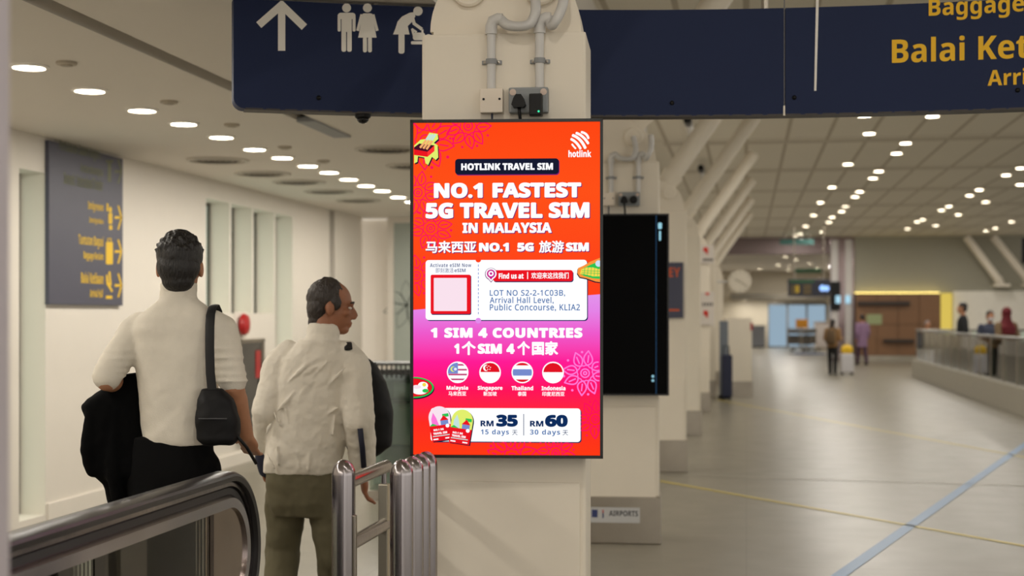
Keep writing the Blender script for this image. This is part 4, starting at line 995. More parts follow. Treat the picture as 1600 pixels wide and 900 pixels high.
fx_ = lambda x: on_y(x, 500, yw).x-w0.x; fz_ = lambda y: on_y(1400, y, yw).z
for x0_, x1_, y0_, y1_ in ((1340, 1421, 471, 477), (1380, 1428, 530, 535)):
    mb = MB(); mb.box2((fx_(x0_), -.18, fz_(y1_)), (fx_(x1_), .0, fz_(y0_)), .006); mb.build('ledge', mat('ledge_dark', (44, 34, 28), .5), wo)
mb = MB(); mb.box2((fx_(1354), -.02, fz_(507)), (fx_(1378), .0, fz_(491)), .004); mb.build('green_notice', mat('pale_green_notice', (150, 160, 116), .5), wo)
mb = MB(); mb.box2((ww+.02, .2, .2), (fx_(1489), .45, wz+.0)); mb.build('lit_side_panel', emit('yellow_lit_panel', (232, 204, 96), .85), wo)
mb = MB(); mb.box2((.0, .28, wz), (ww, .40, wz+.03)); mb.build('light_strip', emit('yellow_strip', (255, 228, 130), 3.0), wo)
# leaning struts at the far right
for (xa_, ya_, xb_, yb3), lb in (((1508, 362, 1566, 445), 'left leaning roof strut against the far grey wall'), ((1550, 360, 1612, 445), 'right leaning roof strut against the far grey wall')):
    A_, B_ = on_y(xa_, ya_, YF-.6), on_y(xb_, yb3, YF-.6); A_.z = min(A_.z, ZH-.02)
    t = thing('roof_strut', lb, 'strut', B_, 0, 'far roof struts'); d = A_-B_
    mb = MB(); mb.tube([d*.06, d*.97], .13, 20); mb.build('tube', CREAM, t, smooth=2)
    mb = MB(); mb.tube([d*0, d*.12], [.09, .16], 20); mb.build('shoe', CREAM, t, smooth=2)
    mb = MB(); mb.box2((-.25, -.1, -.06), (.25, .58, .03)); mb.build('bracket', CREAM, t)
p = on_y(1597, 412, 40.0); t = thing('hanging_display', 'black hanging display at the far right edge under the ceiling', 'display', p)
mb = MB(); mb.box2((0, 0, 0), (1.0, .15, on_y(1597, 372, 40).z-p.z), .01); mb.build('body', BLACK, t)
mb = MB(); mb.tube([(.5, .07, on_y(1597, 372, 40).z-p.z), (.5, .07, ZH-p.z)], .03, 10); mb.build('hanger_rod', STEELD, t)
# glossy pillar at the end of the hall, and the hanging departures board in front of it
yp = YF-.05; q0, q1 = on_y(1297, 500, yp), on_y(1335, 500, yp)
t = thing('pillar', 'tall glossy pinkish pillar at the far end beside the timber front', 'pillar', (q0.x, yp, 0)); wq = q1.x-q0.x
mb = MB(); mb.box2((0, 0, 0), (wq, .6, ZH-.005), .03); mb.build('shaft', mat('pillar_pinkish', (150, 132, 132), .12, .4), t)
for u in (.05, .62): mb = MB(); mb.box2((wq*u, -.02, .1), (wq*(u+.28), .0, ZH-.1), .005); mb.build('white_strip', mat('pillar_strip', (206, 202, 200), .3), t)
zq = lambda y: on_y(1310, y, yp).z
mb = MB(); mb.box2((0, -.10, zq(485)), (wq*.42, -.02, zq(440)), .01); mb.build('black_panel', BLACK, t)
for u in (.22, .62): mb = MB(); mb.box2((wq*u, -.12, zq(474)), (wq*(u+.2), -.10, zq(462)), .004); mb.build('lit_display', emit('pillar_display', (176, 220, 240), 1.0), t)
yb4 = 44.0; h0, h1 = on_y(1231, 463, yb4), on_y(1297, 436, yb4)
t = thing('hanging_board', 'dark hanging flight board with yellow and green marks and a bright clock', 'sign', (h0.x, yb4, h0.z)); wb, hb = h1.x-h0.x, h1.z-h0.z
mb = MB(); mb.box2((0, 0, 0), (wb, .15, hb), .01); mb.build('casing', mat('board_dark', (22, 26, 46), .4), t)
a = Art(lambda x, y, l: (x*wb, -.003-l*.001, y*hb)); 
a.rect(.04, .80, .62, .93, mat('board_green', (30, 90, 50), .5), 0); a.rect(.08, .12, .12, .66, mat('board_yellow_dim', (120, 100, 40), .5), 0); a.rect(.17, .2, .27, .64, mat('board_yellow', (190, 160, 40), .5), 0, 0)
for k in range(3): a.rect(.36, .16+k*.2, .56, .25+k*.2, mat('board_yellow_dim', (120, 100, 40), .5), 0)
a.build('markings', t)
a = Art(lambda x, y, l: (x*wb, -.004-l*.001, y*hb)); bw = emit('board_bright', (150, 190, 255), 1.6)
a.circ(.82, .47, .07, bw, 0, .18); a.circ(.92, .45, .06, bw, 0, .16); a.build('lit_digits', t)
for u in (.15, .85): mb = MB(); mb.tube([(wb*u, .07, hb), (wb*u, .07, ZH-h0.z)], .02, 8); mb.build('hanger_rod', STEELD, t)
for x, y, yy, zc, lb, colr in ((1245, 378, 48.0, ZH, 'small teal hanging sign under the hall ceiling far away', (70, 120, 116)), (1263, 423, 66.0, 3.75, 'small green hanging sign beyond the dark beam', (50, 110, 80))):
    p = on_y(x, y, yy); t = thing('exit_sign', lb, 'sign', p); s_ = .55 if yy < 50 else .6
    mb = MB(); mb.box2((-s_, -.03, -.09), (s_, .03, .09), .006); mb.build('panel', mat('exit_%d' % x, colr, .5), t)
    for u in (-.4, .4): mb = MB(); mb.tube([(u, 0, .09), (u, 0, max(.12, zc-p.z))], .012, 8); mb.build('hanger', STEELD, t)
# far counter, trolleys, mat
def at(x, D): return C((x-800)/F*D, D, 0)
t = thing('counter', 'pale counter standing before the blue glass doors at the far end', 'counter', at(1276, 66), YAW)
mb = MB(); mb.box2((0, 0, .1), (.72, .6, 1.25), .02); mb.build('body', mat('counter_pale', (196, 188, 186), .5), t); mb = MB(); mb.box2((-.03, -.03, 1.25), (.75, .63, 1.3), .01); mb.build('top', mat('counter_top', (170, 160, 156), .4), t); mb = MB(); mb.box2((.02, .02, 0), (.70, .58, .1)); mb.build('plinth', STEELD, t)
t = thing('bin_cabinet', 'grey cabinet against the cream wall left of the blue glass doors', 'cabinet', at(1172, 70), YAW)
mb = MB(); mb.box2((0, 0, .06), (.74, .5, 1.05), .02); mb.build('body', mat('cabinet_grey_blue', (112, 114, 120), .5), t); mb = MB(); mb.box2((-.02, -.02, 1.05), (.76, .52, 1.09), .006); mb.build('lid', mat('cabinet_lid', (96, 98, 104), .5), t); mb = MB(); mb.box2((.03, .03, 0), (.7, .47, .06)); mb.build('plinth', BLACK, t)
def trolley(x, D, label):
    t = thing('baggage_trolley', label, 'trolley', at(x, D), YAW, 'far baggage trolleys')
    mb = MB(); mb.box2((-.28, -.4, .14), (.28, .4, .18), .01); mb.build('platform', STEELD, t)
    mb = MB(); mb.tube([(-.26, .4, .16), (-.26, .52, 1.02), (.26, .52, 1.02), (.26, .4, .16)], .02, 10); mb.build('handle_frame', STEELD, t, smooth=True)
    mb = MB(); mb.box2((-.24, .2, .78), (.24, .48, .98), .02); mb.build('basket', mat('basket_grey', (90, 86, 82), .5), t)
    mb = MB(); mb.box2((-.25, .42, .3), (.25, .45, .7), .01); mb.build('back_panel', mat('basket_grey', (90, 86, 82), .5), t)
    for wx, wy in ((-.24, -.3), (.24, -.3), (0, .4)): mb = MB(); mb.lathe((wx-.02, wy, .07), [(.001, 0), (.07, 0), (.07, .04), (.001, .04)], 16, 'X'); mb.build('wheel', BLACK, t)
trolley(1243, 63, 'left baggage trolley before the blue glass doors'); trolley(1262, 62, 'right baggage trolley before the blue glass doors'); trolley(1269, 63.5, 'rear baggage trolley beside the pale counter')
t = thing('sign_stand', 'orange sign on a slim post among the far trolleys', 'sign', at(1253, 60.3), YAW)
mb = MB(); mb.box2((-.26, -.02, 1.05), (.26, .02, 1.42), .01); mb.build('panel', mat('orange_sign', (206, 140, 40), .5), t); mb = MB(); mb.tube([(0, .03, .02), (0, .03, 1.2)], .025, 10); mb.build('post', STEELD, t); mb = MB(); mb.lathe((0, .03, 0), [(.18, 0), (.18, .02), (.03, .04)], 20); mb.build('foot', STEELD, t)
tag((lambda m: m.build('floor_mat', mat('mat_blue', (62, 92, 140), .8)))((lambda m: m.box(at(1263, 58)+Vector((0, 0, .012)), (1.3, 1.5, .022), YAW, .006))(MB())), 'blue mat on the floor before the far counter', 'mat')
# pale suitcase with a yellow bag on top
D_ = 37.6; t = thing('suitcase', 'pale upright suitcase beside the person in the brown jacket', 'suitcase', at(1323, D_), YAW)
mb = MB(); mb.box2((-.17, -.12, .06), (.17, .12, .56), .04)
for k in range(5): mb.box2((-.15+k*.064, -.127, .1), (-.12+k*.064, .127, .52), .004)
mb.build('shell', mat('suitcase_pale', (206, 204, 208), .4), t)
mb = MB(); mb.tube([(-.1, .09, .55), (-.1, .09, .95), (.1, .09, .95), (.1, .09, .55)], .012, 8); mb.build('handle', STEELD, t, smooth=True)
for sx in (-.13, .13):
    for sy in (-.08, .08): mb = MB(); mb.lathe((sx-.015, sy, .03), [(.001, 0), (.03, 0), (.03, .03), (.001, .03)], 14, 'X'); mb.build('wheel', BLACK, t)
t = thing('carry_bag', 'yellow bag lying on top of the pale suitcase', 'bag', at(1323, D_)+Vector((0, 0, .562)), YAW)
m_ = MB(); m_.ell((0, -.02, .12), (.16, .085, .11)); m_.box2((-.15, -.09, .005), (.15, .05, .18), .04); blob(m_, 'body', mat('bag_yellow', (232, 190, 36), .6), t, .015, 2)
mb = MB(); mb.tube([(-.06, -.02, .2), (-.04, -.02, .27), (.04, -.02, .27), (.06, -.02, .2)], .01, 8); mb.build('handle', mat('bag_yellow_dark', (190, 150, 30), .6), t, smooth=True)
# ------------------------------------------------------------------ people
SKIN = mat('skin_warm', (176, 124, 92), .5, var=.05, scale=20)
SKIN2 = mat('skin_tan', (150, 98, 70), .5, var=.06, scale=20)
HAIRB = mat('black_hair', (20, 17, 16), .45, var=.4, scale=90, bump=.6, bscale=160, stretch=(1, 1, .25))
HAIRG = mat('dark_brown_hair', (44, 36, 32), .5, var=.5, scale=90, bump=.6, bscale=160, stretch=(1, 1, .3))
def V(*a): return Vector(a)
def head_pieces(mb, Mh, s=1.0, face=True):
    old = mb.M; mb.M = Mh @ Matrix.Scale(s, 4)
    mb.ell((0, -.012, .03), (.074, .095, .088), seg=24); mb.ell((0, .02, -.03), (.062, .070, .088), seg=24); mb.ell((0, .052, -.093), (.034, .034, .024)); mb.ell((0, .0, -.07), (.055, .062, .045))
    if face:
        mb.tube([(0, .082, .012), (0, .098, -.012), (0, .108, -.032)], [.010, .012, .014], 12); mb.ell((0, .100, -.036), (.018, .014, .010)); mb.ell((0, .076, .024), (.052, .020, .011))
        mb.ell((0, .084, -.061), (.024, .013, .0075)); mb.ell((0, .082, -.074), (.021, .013, .008))
        for sx in (-1, 1): mb.ell((sx*.042, .058, -.018), (.024, .024, .020))
    for sx in (-1, 1): mb.ell((sx*.077, -.008, -.008), (.009, .020, .032)); mb.ell((sx*.074, .0, -.012), (.012, .012, .022))
    mb.M = old
def eyes(parent, Mh):
    w_, d_ = mat('eye_white', (216, 208, 200), .25), mat('eye_dark', (28, 20, 16), .2)
    for sx in (-1, 1):
        mb = MB(); mb.M = Mh; mb.ell((sx*.031, .078, .004), (.013, .010, .0065)); mb.mi = 1; mb.ell((sx*.031, .086, .004), (.0055, .004, .0055)); mb.build('eye', [w_, d_], parent, smooth=True)
        mb = MB(); mb.M = Mh; mb.tube([(sx*.014, .093, .026), (sx*.032, .092, .031), (sx*.05, .078, .026)], [.003, .0045, .003], 8); mb.build('eyebrow', HAIRB, parent, smooth=True)
def hand_pieces(mb, w, d, tdir, s=1.0, curl=.6):
    """w wrist, d direction of the hand, tdir side of the thumb"""
    d = d.normalized(); t = (tdir-d*d.dot(tdir)).normalized(); n = d.cross(t)
    rot = Matrix((t, n, d)).transposed()
    mb.ell(w+d*.045*s, (.040*s, .017*s, .052*s), rot); mb.ell(w+d*.01*s, (.028*s, .021*s, .03*s), rot)
    for o, l in ((-.030, .058), (-.010, .074), (.011, .080), (.031, .070)):
        a = w+d*.080*s+t*o*s*.95; b = a+(d*(1-.3*curl)+n*.55*curl).normalized()*l*.5*s; c = b+(d*(1-curl)+n*1.0*curl).normalized()*l*.5*s
        mb.limb([a, b, c], [.0092*s, .0086*s, .0074*s], 10)
    a = w+d*.022*s+t*.030*s; b = a+(d*.65+t*.6+n*.25).normalized()*.042*s; c = b+(d*.9+t*.1+n*.3).normalized()*.030*s
    mb.limb([a, b, c], [.0125*s, .0105*s, .0085*s], 10)
def torso(mb, rings, n=28, pw=2.5):
    R_ = []
    for z, cx, cy, rx, ry in rings:
        rg = []
        for k in range(n):
            a = 2*pi*k/n; c_, s_ = cos(a), sin(a)
            rg.append(V(cx+rx*math.copysign(abs(c_)**(2/pw), c_), cy+ry*math.copysign(abs(s_)**(2/pw), s_), z))
        R_.append(rg)
    mb.loft(R_)
def shoe(mb, ankle, fwd, s=1.0):
    f = fwd.normalized(); g_ = V(ankle.x, ankle.y, 0)
    sd = f.cross(V(0, 0, 1))
    rings = []
    for u, hw, h in ((-.075, .025, .05), (-.06, .036, .075), (0, .040, .085), (.07, .043, .062), (.14, .047, .045), (.175, .038, .036), (.19, .018, .026)):
        c = g_+f*u*s; rings.append([c+sd*hw*s*cos(a)+V(0, 0, max(.0, h*s*.5+h*s*.5*sin(a))) for a in [2*pi*k/14 for k in range(14)]])
    mb.loft(rings)

# ---- the man in the cream sweater (seen from behind, black jacket over his left arm)
def man_cream():
    D = 5.2; k = F/D; o = C((268-800)/k, D, 0)
    t = thing('person', 'person seen from behind in a cream sweater with a black jacket over the left arm', 'person', o, YAW)
    def P(x, y, d=0.0): return V((x-268)/k, d, EYE+(HY-y)/k)
    Mh = Matrix.Translation(P(281.5, 418, .0)) @ Matrix.Rotation(R(6), 4, 'Z') @ Matrix.Rotation(R(-4), 4, 'X')
    shL, shR = P(212, 520, 0), P(345, 518, 0)
    elL, wrL = P(179, 592, -.10), P(192, 612, .16)
    elR, wrR = P(368, 604, -.05), P(381, 682, .05)
    hipL, hipR = P(232, 735, 0), P(308, 735, 0)
    knL, knR = V(-.09, .10, .50), V(.085, -.03, .50); anL, anR = V(-.095, .02, .09), V(.09, -.22, .12)
    mb = MB(); head_pieces(mb, Mh, 1.0)
    mb.limb([P(279, 470, -.02), P(281, 440, -.012)], [.058, .058], 20)
    torso(mb, [(.95, .02, 0, .10, .08), (1.2, .028, 0, .105, .085), (1.45, .025, 0, .13, .08), (1.55, .025, 0, .08, .06)])
    mb.limb([shL, elL, wrL], [.05, .040, .028], 16); mb.limb([shR, elR, wrR], [.05, .043, .027], 16); mb.limb([(elR+wrR)/2*.5+elR*.5, (elR+wrR)/2], [.042, .036], 16)
    hand_pieces(mb, wrR, V(.03, .75, -.75), V(-.8, .3, 0), 1.0, .45); hand_pieces(mb, wrL, V(.2, .9, -.3), V(.5, 0, 1), 1.0, .6)
    mb.limb([hipL, knL, anL], [.075, .055, .04], 16); mb.limb([hipR, knR, anR], [.075, .055, .04], 16)
    blob(mb, 'body', SKIN, t, .0055, 3)
    eyes(t, Mh)
    mb = MB(); mb.M = Mh; mb.ell((0, -.018, .043), (.084, .101, .088), seg=24); mb.ell((0, -.052, .0), (.079, .062, .075), seg=20); mb.ell((0, -.056, -.05), (.060, .042, .05))
    random.seed(3)
    for i in range(150):
        a = random.uniform(0, 2*pi); e = random.uniform(.15, 1.5); v = V(cos(a)*cos(e)*.082, -.018+sin(a)*cos(e)*.098, .043+sin(e)*.086)
        n = V(cos(a)*cos(e), sin(a)*cos(e), sin(e)+.5).normalized(); mb.tube([v, v+n*.010], [.009, .004], 6)
    blob(mb, 'hair', HAIRB, t, .0045, 4, .003, .02)
    # sweater
    mb = MB()
    torso(mb, [(P(0, 694).z, (281-268)/k, 0, .128, .102), (P(0, 680).z, (281-268)/k, 0, .131, .108), (P(0, 640).z, (279-268)/k, 0, .135, .112), (P(0, 590).z, (278-268)/k, 0, .145, .118), (P(0, 545).z, (278-268)/k, 0, .160, .120), (P(0, 515).z, (278-268)/k, -.005, .168, .112), (P(0, 496).z, .025, -.01, .146, .095), (P(0, 480).z, .027, -.01, .105, .078), (P(0, 470).z, .028, -.012, .074, .070)], 36, 2.6)
    mb.limb([P(279, 478, -.015), P(280.5, 456, -.012)], [.068, .066], 24)
    mb.limb([P(222, 512, 0), shL, P(196, 552, -.06), P(182, 577, -.085), P(180, 586, -.092)], [.060, .064, .058, .054, .053], 20)
    mb.limb([P(332, 510, 0), shR, P(358, 555, -.03), elR+V(-.002, 0, .02)], [.060, .064, .056, .051], 20)
    for i, f in enumerate((.15, .38, .6, .8, .97)):
        c = P(352, 535, -.02).lerp(elR+V(-.002, 0, .02), f); mb.ell(c, (.066-.006*f, .066-.006*f, .009))
        c = P(200, 540, -.05).lerp(elL+V(.004, .02, .008), f); mb.ell(c, (.070-.007*f, .070-.007*f, .009))
    blob(mb, 'sweater', mat('cream_knit', (218, 211, 197), .85, var=.04, scale=40, bump=.15, bscale=240), t, .007, 3, .012, .09)
    mb = MB(); mb.lathe(P(280.5, 449, -.012), [(.062, -.02), (.066, -.015), (.066, .012), (.062, .016), (.056, .012), (.056, -.02)], 28); mb.build('mock_neck', mat('cream_knit', (226, 216, 196), .85), t, smooth=True)
    # trousers and shoes
    mb = MB(); torso(mb, [(1.115, 0, 0, .148, .10), (1.05, 0, 0, .152, .108), (.97, 0, 0, .160, .115), (.88, 0, 0, .158, .112), (.82, 0, 0, .145, .10)], 30)
    mb.limb([hipL, V(-.088, .05, .7), knL, anL+V(0, 0, .0)], [.09, .088, .075, .062], 18); mb.limb([hipR, V(.085, 0, .7), knR, anR], [.09, .088, .075, .062], 18)
    blob(mb, 'trousers', mat('black_trousers', (7, 7, 8), .9, spec=.15), t, .009, 3, .008, .12)
    mb = MB(); shoe(mb, anL, V(-.1, 1, 0)); mb.build('shoe', BLACK, t, smooth=True)
    mb = MB(); shoe(mb, anR, V(.1, 1, 0)); mb.build('shoe', BLACK, t, smooth=True)
    # black jacket hanging over the forearm
    J = thing('jacket', 'black jacket hanging over the left forearm of the person in cream', 'jacket', o, YAW)
    mb = MB()
    def ring(y, x0, x1, d0, d1):
        z = P(0, y).z; cx = ((x0+x1)/2-268)/k; rx = (x1-x0)/2/k; cy = (d0+d1)/2; ry = (d1-d0)/2
        return (z, cx, cy, rx, ry)
    torso(mb, [ring(584, 196, 224, -.03, .10), ring(598, 178, 226, -.05, .13), ring(610, 154, 228, -.06, .16), ring(624, 134, 230, -.07, .17), ring(634, 127, 230, -.075, .17), ring(655, 133, 232, -.08, .165), ring(690, 131, 236, -.085, .16), ring(722, 132, 240, -.085, .15), ring(738, 146, 240, -.08, .14), ring(755, 158, 238, -.05, .13), ring(800, 168, 236, -.04, .12), ring(830, 176, 230, -.02, .10)], 30, 3.0)
    mb.limb([P(150, 650, -.05), P(146, 700, -.06), P(152, 730, -.05)], [.03, .035, .03]); mb.limb([P(190, 640, -.06), P(186, 720, -.075), P(192, 790, -.06)], [.02, .03, .025])
    blob(mb, 'cloth', mat('black_cloth', (5, 5, 6), .95, spec=.1), J, .008, 3, .02, .10)
    mb = MB(); mb.limb([P(148, 640, .10), P(140, 690, .11), P(146, 728, .10)], [.045, .045, .04]); blob(mb, 'sleeve', mat('black_cloth', (5, 5, 6), .95, spec=.1), J, .009, 3, .012, .08)
    # shoulder bag
    B_ = thing('shoulder_bag', 'black sling bag on the right side of the person in cream', 'bag', o, YAW)
    mb = MB(); torso(mb, [(P(0, 690).z, (354-268)/k, -.13, .055, .035), (P(0, 682).z, (353-268)/k, -.135, .075, .05), (P(0, 650).z, (352-268)/k, -.135, .078, .055), (P(0, 620).z, (348-268)/k, -.13, .062, .045), (P(0, 604).z, (343-268)/k, -.13, .035, .02)], 26, 3.2)
    blob(mb, 'body', mat('bag_black', (12, 12, 14), .6, spec=.25), B_, .007, 3, .010, .06)
    def band(pts, w, th, name):
        mb = MB(); mb.tube(pts, [(w, th)]*len(pts), 12, flat=(1, 0, 0)); return mb.build(name, mat('strap_black', (14, 14, 16), .7), B_, smooth=2)
    band([P(345, 612, -.145), P(342, 580, -.148), P(340.5, 545, -.142), P(339.5, 510, -.128), P(338, 492, -.100), P(337, 480, -.055), P(336, 477, .0), P(335, 486, .06), P(330, 520, .115), P(330, 600, .13)], .0165, .004, 'strap')
    mb = MB(); mb.tube([P(374, 660, -.14), P(386, 680, -.15), P(396, 694, -.13), P(408, 720, -.10)], .006, 8); mb.build('strap_tail', BLACK, B_, smooth=True)
    mb = MB(); mb.box(P(350, 648, -.196), (.10, .006, .004)); mb.build('zip', mat('zip_grey', (60, 60, 62), .4), B_)
    return t
man_cream()

# ---- the man in the pale shirt (head turned to the right)
def man_shirt():
    D = 6.3; k = F/D; o = C((495-800)/k, D, 0)
    t = thing('person', 'person in a pale crumpled jacket and olive trousers, head turned right', 'person', o, YAW)
    def P(x, y, d=0.0): return V((x-495)/k, d, EYE+(HY-y)/k)
    Mh = Matrix.Translation(P(518, 480, .02)) @ Matrix.Rotation(R(-82), 4, 'Z') @ Matrix.Rotation(R(-6), 4, 'X')
    shL, shR = P(438, 574, 0), P(552, 574, -.02)
    elL, wrL = P(420, 640, -.06), P(410, 715, .10)
    elR, wrR = P(565, 655, -.10), P(568, 742, .03)
    hipL, hipR = P(446, 772, 0), P(506, 772, 0)
    knL, knR = P(438, 862, .06), P(520, 868, -.02); anL, anR = V(-.17, -.10, .12), V(.05, .20, .09)
    mb = MB(); head_pieces(mb, Mh, 1.0)
    mb.limb([P(503, 532, -.008), P(508, 500, .006)], [.056, .055], 20)
    torso(mb, [(.88, -.04, 0, .13, .09), (1.15, -.01, 0, .14, .09), (1.32, 0, 0, .15, .085), (1.40, .02, -.01, .07, .05)])
    mb.limb([shL, elL, wrL], [.045, .038, .027], 16); mb.limb([shR, elR, wrR], [.045, .038, .027], 16)
    hand_pieces(mb, wrR, V(.0, .15, -1), V(-.3, 1, 0), 1.0, .6); hand_pieces(mb, wrL, V(-.05, .2, -1), V(.3, 1, 0), 1.0, .6)
    mb.limb([hipL, knL, anL], [.075, .055, .04], 16); mb.limb([hipR, knR, anR], [.075, .055, .04], 16)
    blob(mb, 'body', SKIN2, t, .0055, 3)
    eyes(t, Mh)
    mb = MB(); mb.M = Mh; mb.ell((0, -.026, .040), (.080, .092, .086), seg=24); mb.ell((0, -.058, -.008), (.074, .055, .075), seg=20); mb.ell((0, -.062, -.068), (.056, .038, .045))
    for sx in (-1, 1): mb.ell((sx*.070, .012, .02), (.012, .028, .035))
    random.seed(5)
    for i in range(40):
        a = random.uniform(.9, pi-.9)+pi*0; e = random.uniform(.6, 1.5); v = V(cos(a)*cos(e)*.078, -.026+random.uniform(-.6, 1)*.07*cos(e), .040+sin(e)*.084)
        mb.tube([v, v+V(random.uniform(-.01, .01), random.uniform(-.02, .012), .008)], [.010, .004], 6)
    blob(mb, 'hair', HAIRG, t, .0045, 2, .008, .02)
    SH = mat('pale_jacket_cloth', (220, 213, 200), .8, var=.03, scale=20, bump=.25, bscale=30)
    mb = MB()
    torso(mb, [(P(0, 738).z, (470-495)/k, 0, .165, .115), (P(0, 725).z, (472-495)/k, 0, .170, .125), (P(0, 690).z, (480-495)/k, 0, .178, .135), (P(0, 640).z, (488-495)/k, 0, .180, .135), (P(0, 590).z, (493-495)/k, -.005, .180, .125), (P(0, 560).z, (496-495)/k, -.012, .158, .11), (P(0, 545).z, (498-495)/k, -.02, .115, .09), (P(0, 530).z, (500-495)/k, -.025, .085, .075)], 36, 2.5)
    mb.limb([P(452, 556, 0), shL, elL, P(412, 700, .08)], [.07, .078, .066, .055], 20)
    mb.limb([P(540, 556, -.01), shR, elR, P(567, 728, .01)], [.07, .080, .070, .058], 20)
    for i in range(18):
        random.seed(40+i); y = random.uniform(570, 720); x = random.uniform(425, 540); a = random.uniform(.5, 2.6); L_ = random.uniform(.05, .14)
        d = V(cos(a), 0, sin(a)); c = P(x, y, -.128); mb.tube([c-d*L_/2, c, c+d*L_/2], [.003, .008, .003], 8)
    mb.limb([P(502, 540, -.022), P(507, 524, -.008)], [.078, .070], 22); mb.tube([P(504, 530, -.010), P(506, 508, -.002)], [.072, .068], 24)
    blob(mb, 'shirt_jacket', SH, t, .006, 3, .014, .055)
    pts = [P(505, 518, -.006)+V(cos(a_)*.071, sin(a_)*.071, -.030+.008*sin(a_)) for a_ in [R(150+k*11) for k in range(9)]]
    mb = MB(); mb.tube(pts, [(.005, .013)]*9, 10, flat=(0, 1, .2)); mb.build('collar_band', mat('navy_trim', (24, 28, 50), .7), t, smooth=True)
    for (p0_, p1_, r_) in ((P(569, 665, -.165), P(571, 728, -.065), .012),):
        mb = MB(); mb.tube([p0_, (p0_+p1_)/2+V(.004, -.02, 0), p1_], [(r_, .006)]*3, 12, flat=(1, 0, 0)); mb.build('sleeve_stripe', mat('navy_trim', (30, 34, 56), .7), t, smooth=True)
    mb = MB(); mb.limb([P(410, 690, .06), P(407, 718, .08), P(410, 738, .09)], [.035, .040, .034]); blob(mb, 'cuff', mat('navy_trim', (30, 34, 56), .7), t, .007, 2)
    mb = MB(); torso(mb, [(P(0, 730).z, (470-495)/k, 0, .155, .11), (P(0, 755).z, (472-495)/k, 0, .160, .118), (P(0, 785).z, (474-495)/k, 0, .162, .115), (P(0, 805).z, (475-495)/k, 0, .14, .10)], 30)
    mb.limb([hipL, P(443, 815, .04), knL, anL], [.090, .088, .078, .068], 18); mb.limb([hipR, P(514, 815, -.0), knR, anR], [.090, .082, .070, .062], 18)
    blob(mb, 'trousers', mat('olive_trousers', (92, 86, 64), .85, var=.06, scale=30), t, .008, 3, .022, .10)
    mb = MB(); shoe(mb, anL, V(-.1, 1, 0)); mb.build('shoe', BLACK, t, smooth=True)
    mb = MB(); shoe(mb, anR, V(.2, 1, 0)); mb.build('shoe', BLACK, t, smooth=True)
    B_ = thing('backpack', 'black backpack carried at the right front of the person in the pale jacket', 'bag', o, YAW)
    mb = MB(); torso(mb, [(P(0, 722).z, (560-495)/k, .25, .06, .05), (P(0, 705).z, (568-495)/k, .25, .105, .08), (P(0, 650).z, (572-495)/k, .25, .100, .09), (P(0, 600).z, (562-495)/k, .25, .095, .085), (P(0, 568).z, (550-495)/k, .24, .07, .06), (P(0, 555).z, (545-495)/k, .24, .03, .03)], 26, 2.6)
    mb.ell(P(590, 672, .25), (.045, .06, .07))
    blob(mb, 'body', mat('bag_black', (12, 12, 14), .6, spec=.25), B_, .008, 3, .008, .06)
    mb = MB(); mb.tube([P(551, 600, .16), P(550, 565, .13), P(547, 545, .08), P(543, 537, .02), P(545, 536, -.04), P(548, 545, -.085)], [(.018, .006)]*6, 12, flat=(1, 0, 0)); mb.build('strap', mat('strap_black', (14, 14, 16), .7), B_, smooth=2)
    mb = MB(); mb.tube([P(585, 640, .34), P(590, 600, .33), P(575, 570, .31)], .005, 8); mb.build('zip', mat('zip_grey', (60, 60, 62), .4), B_, smooth=True)
man_shirt()

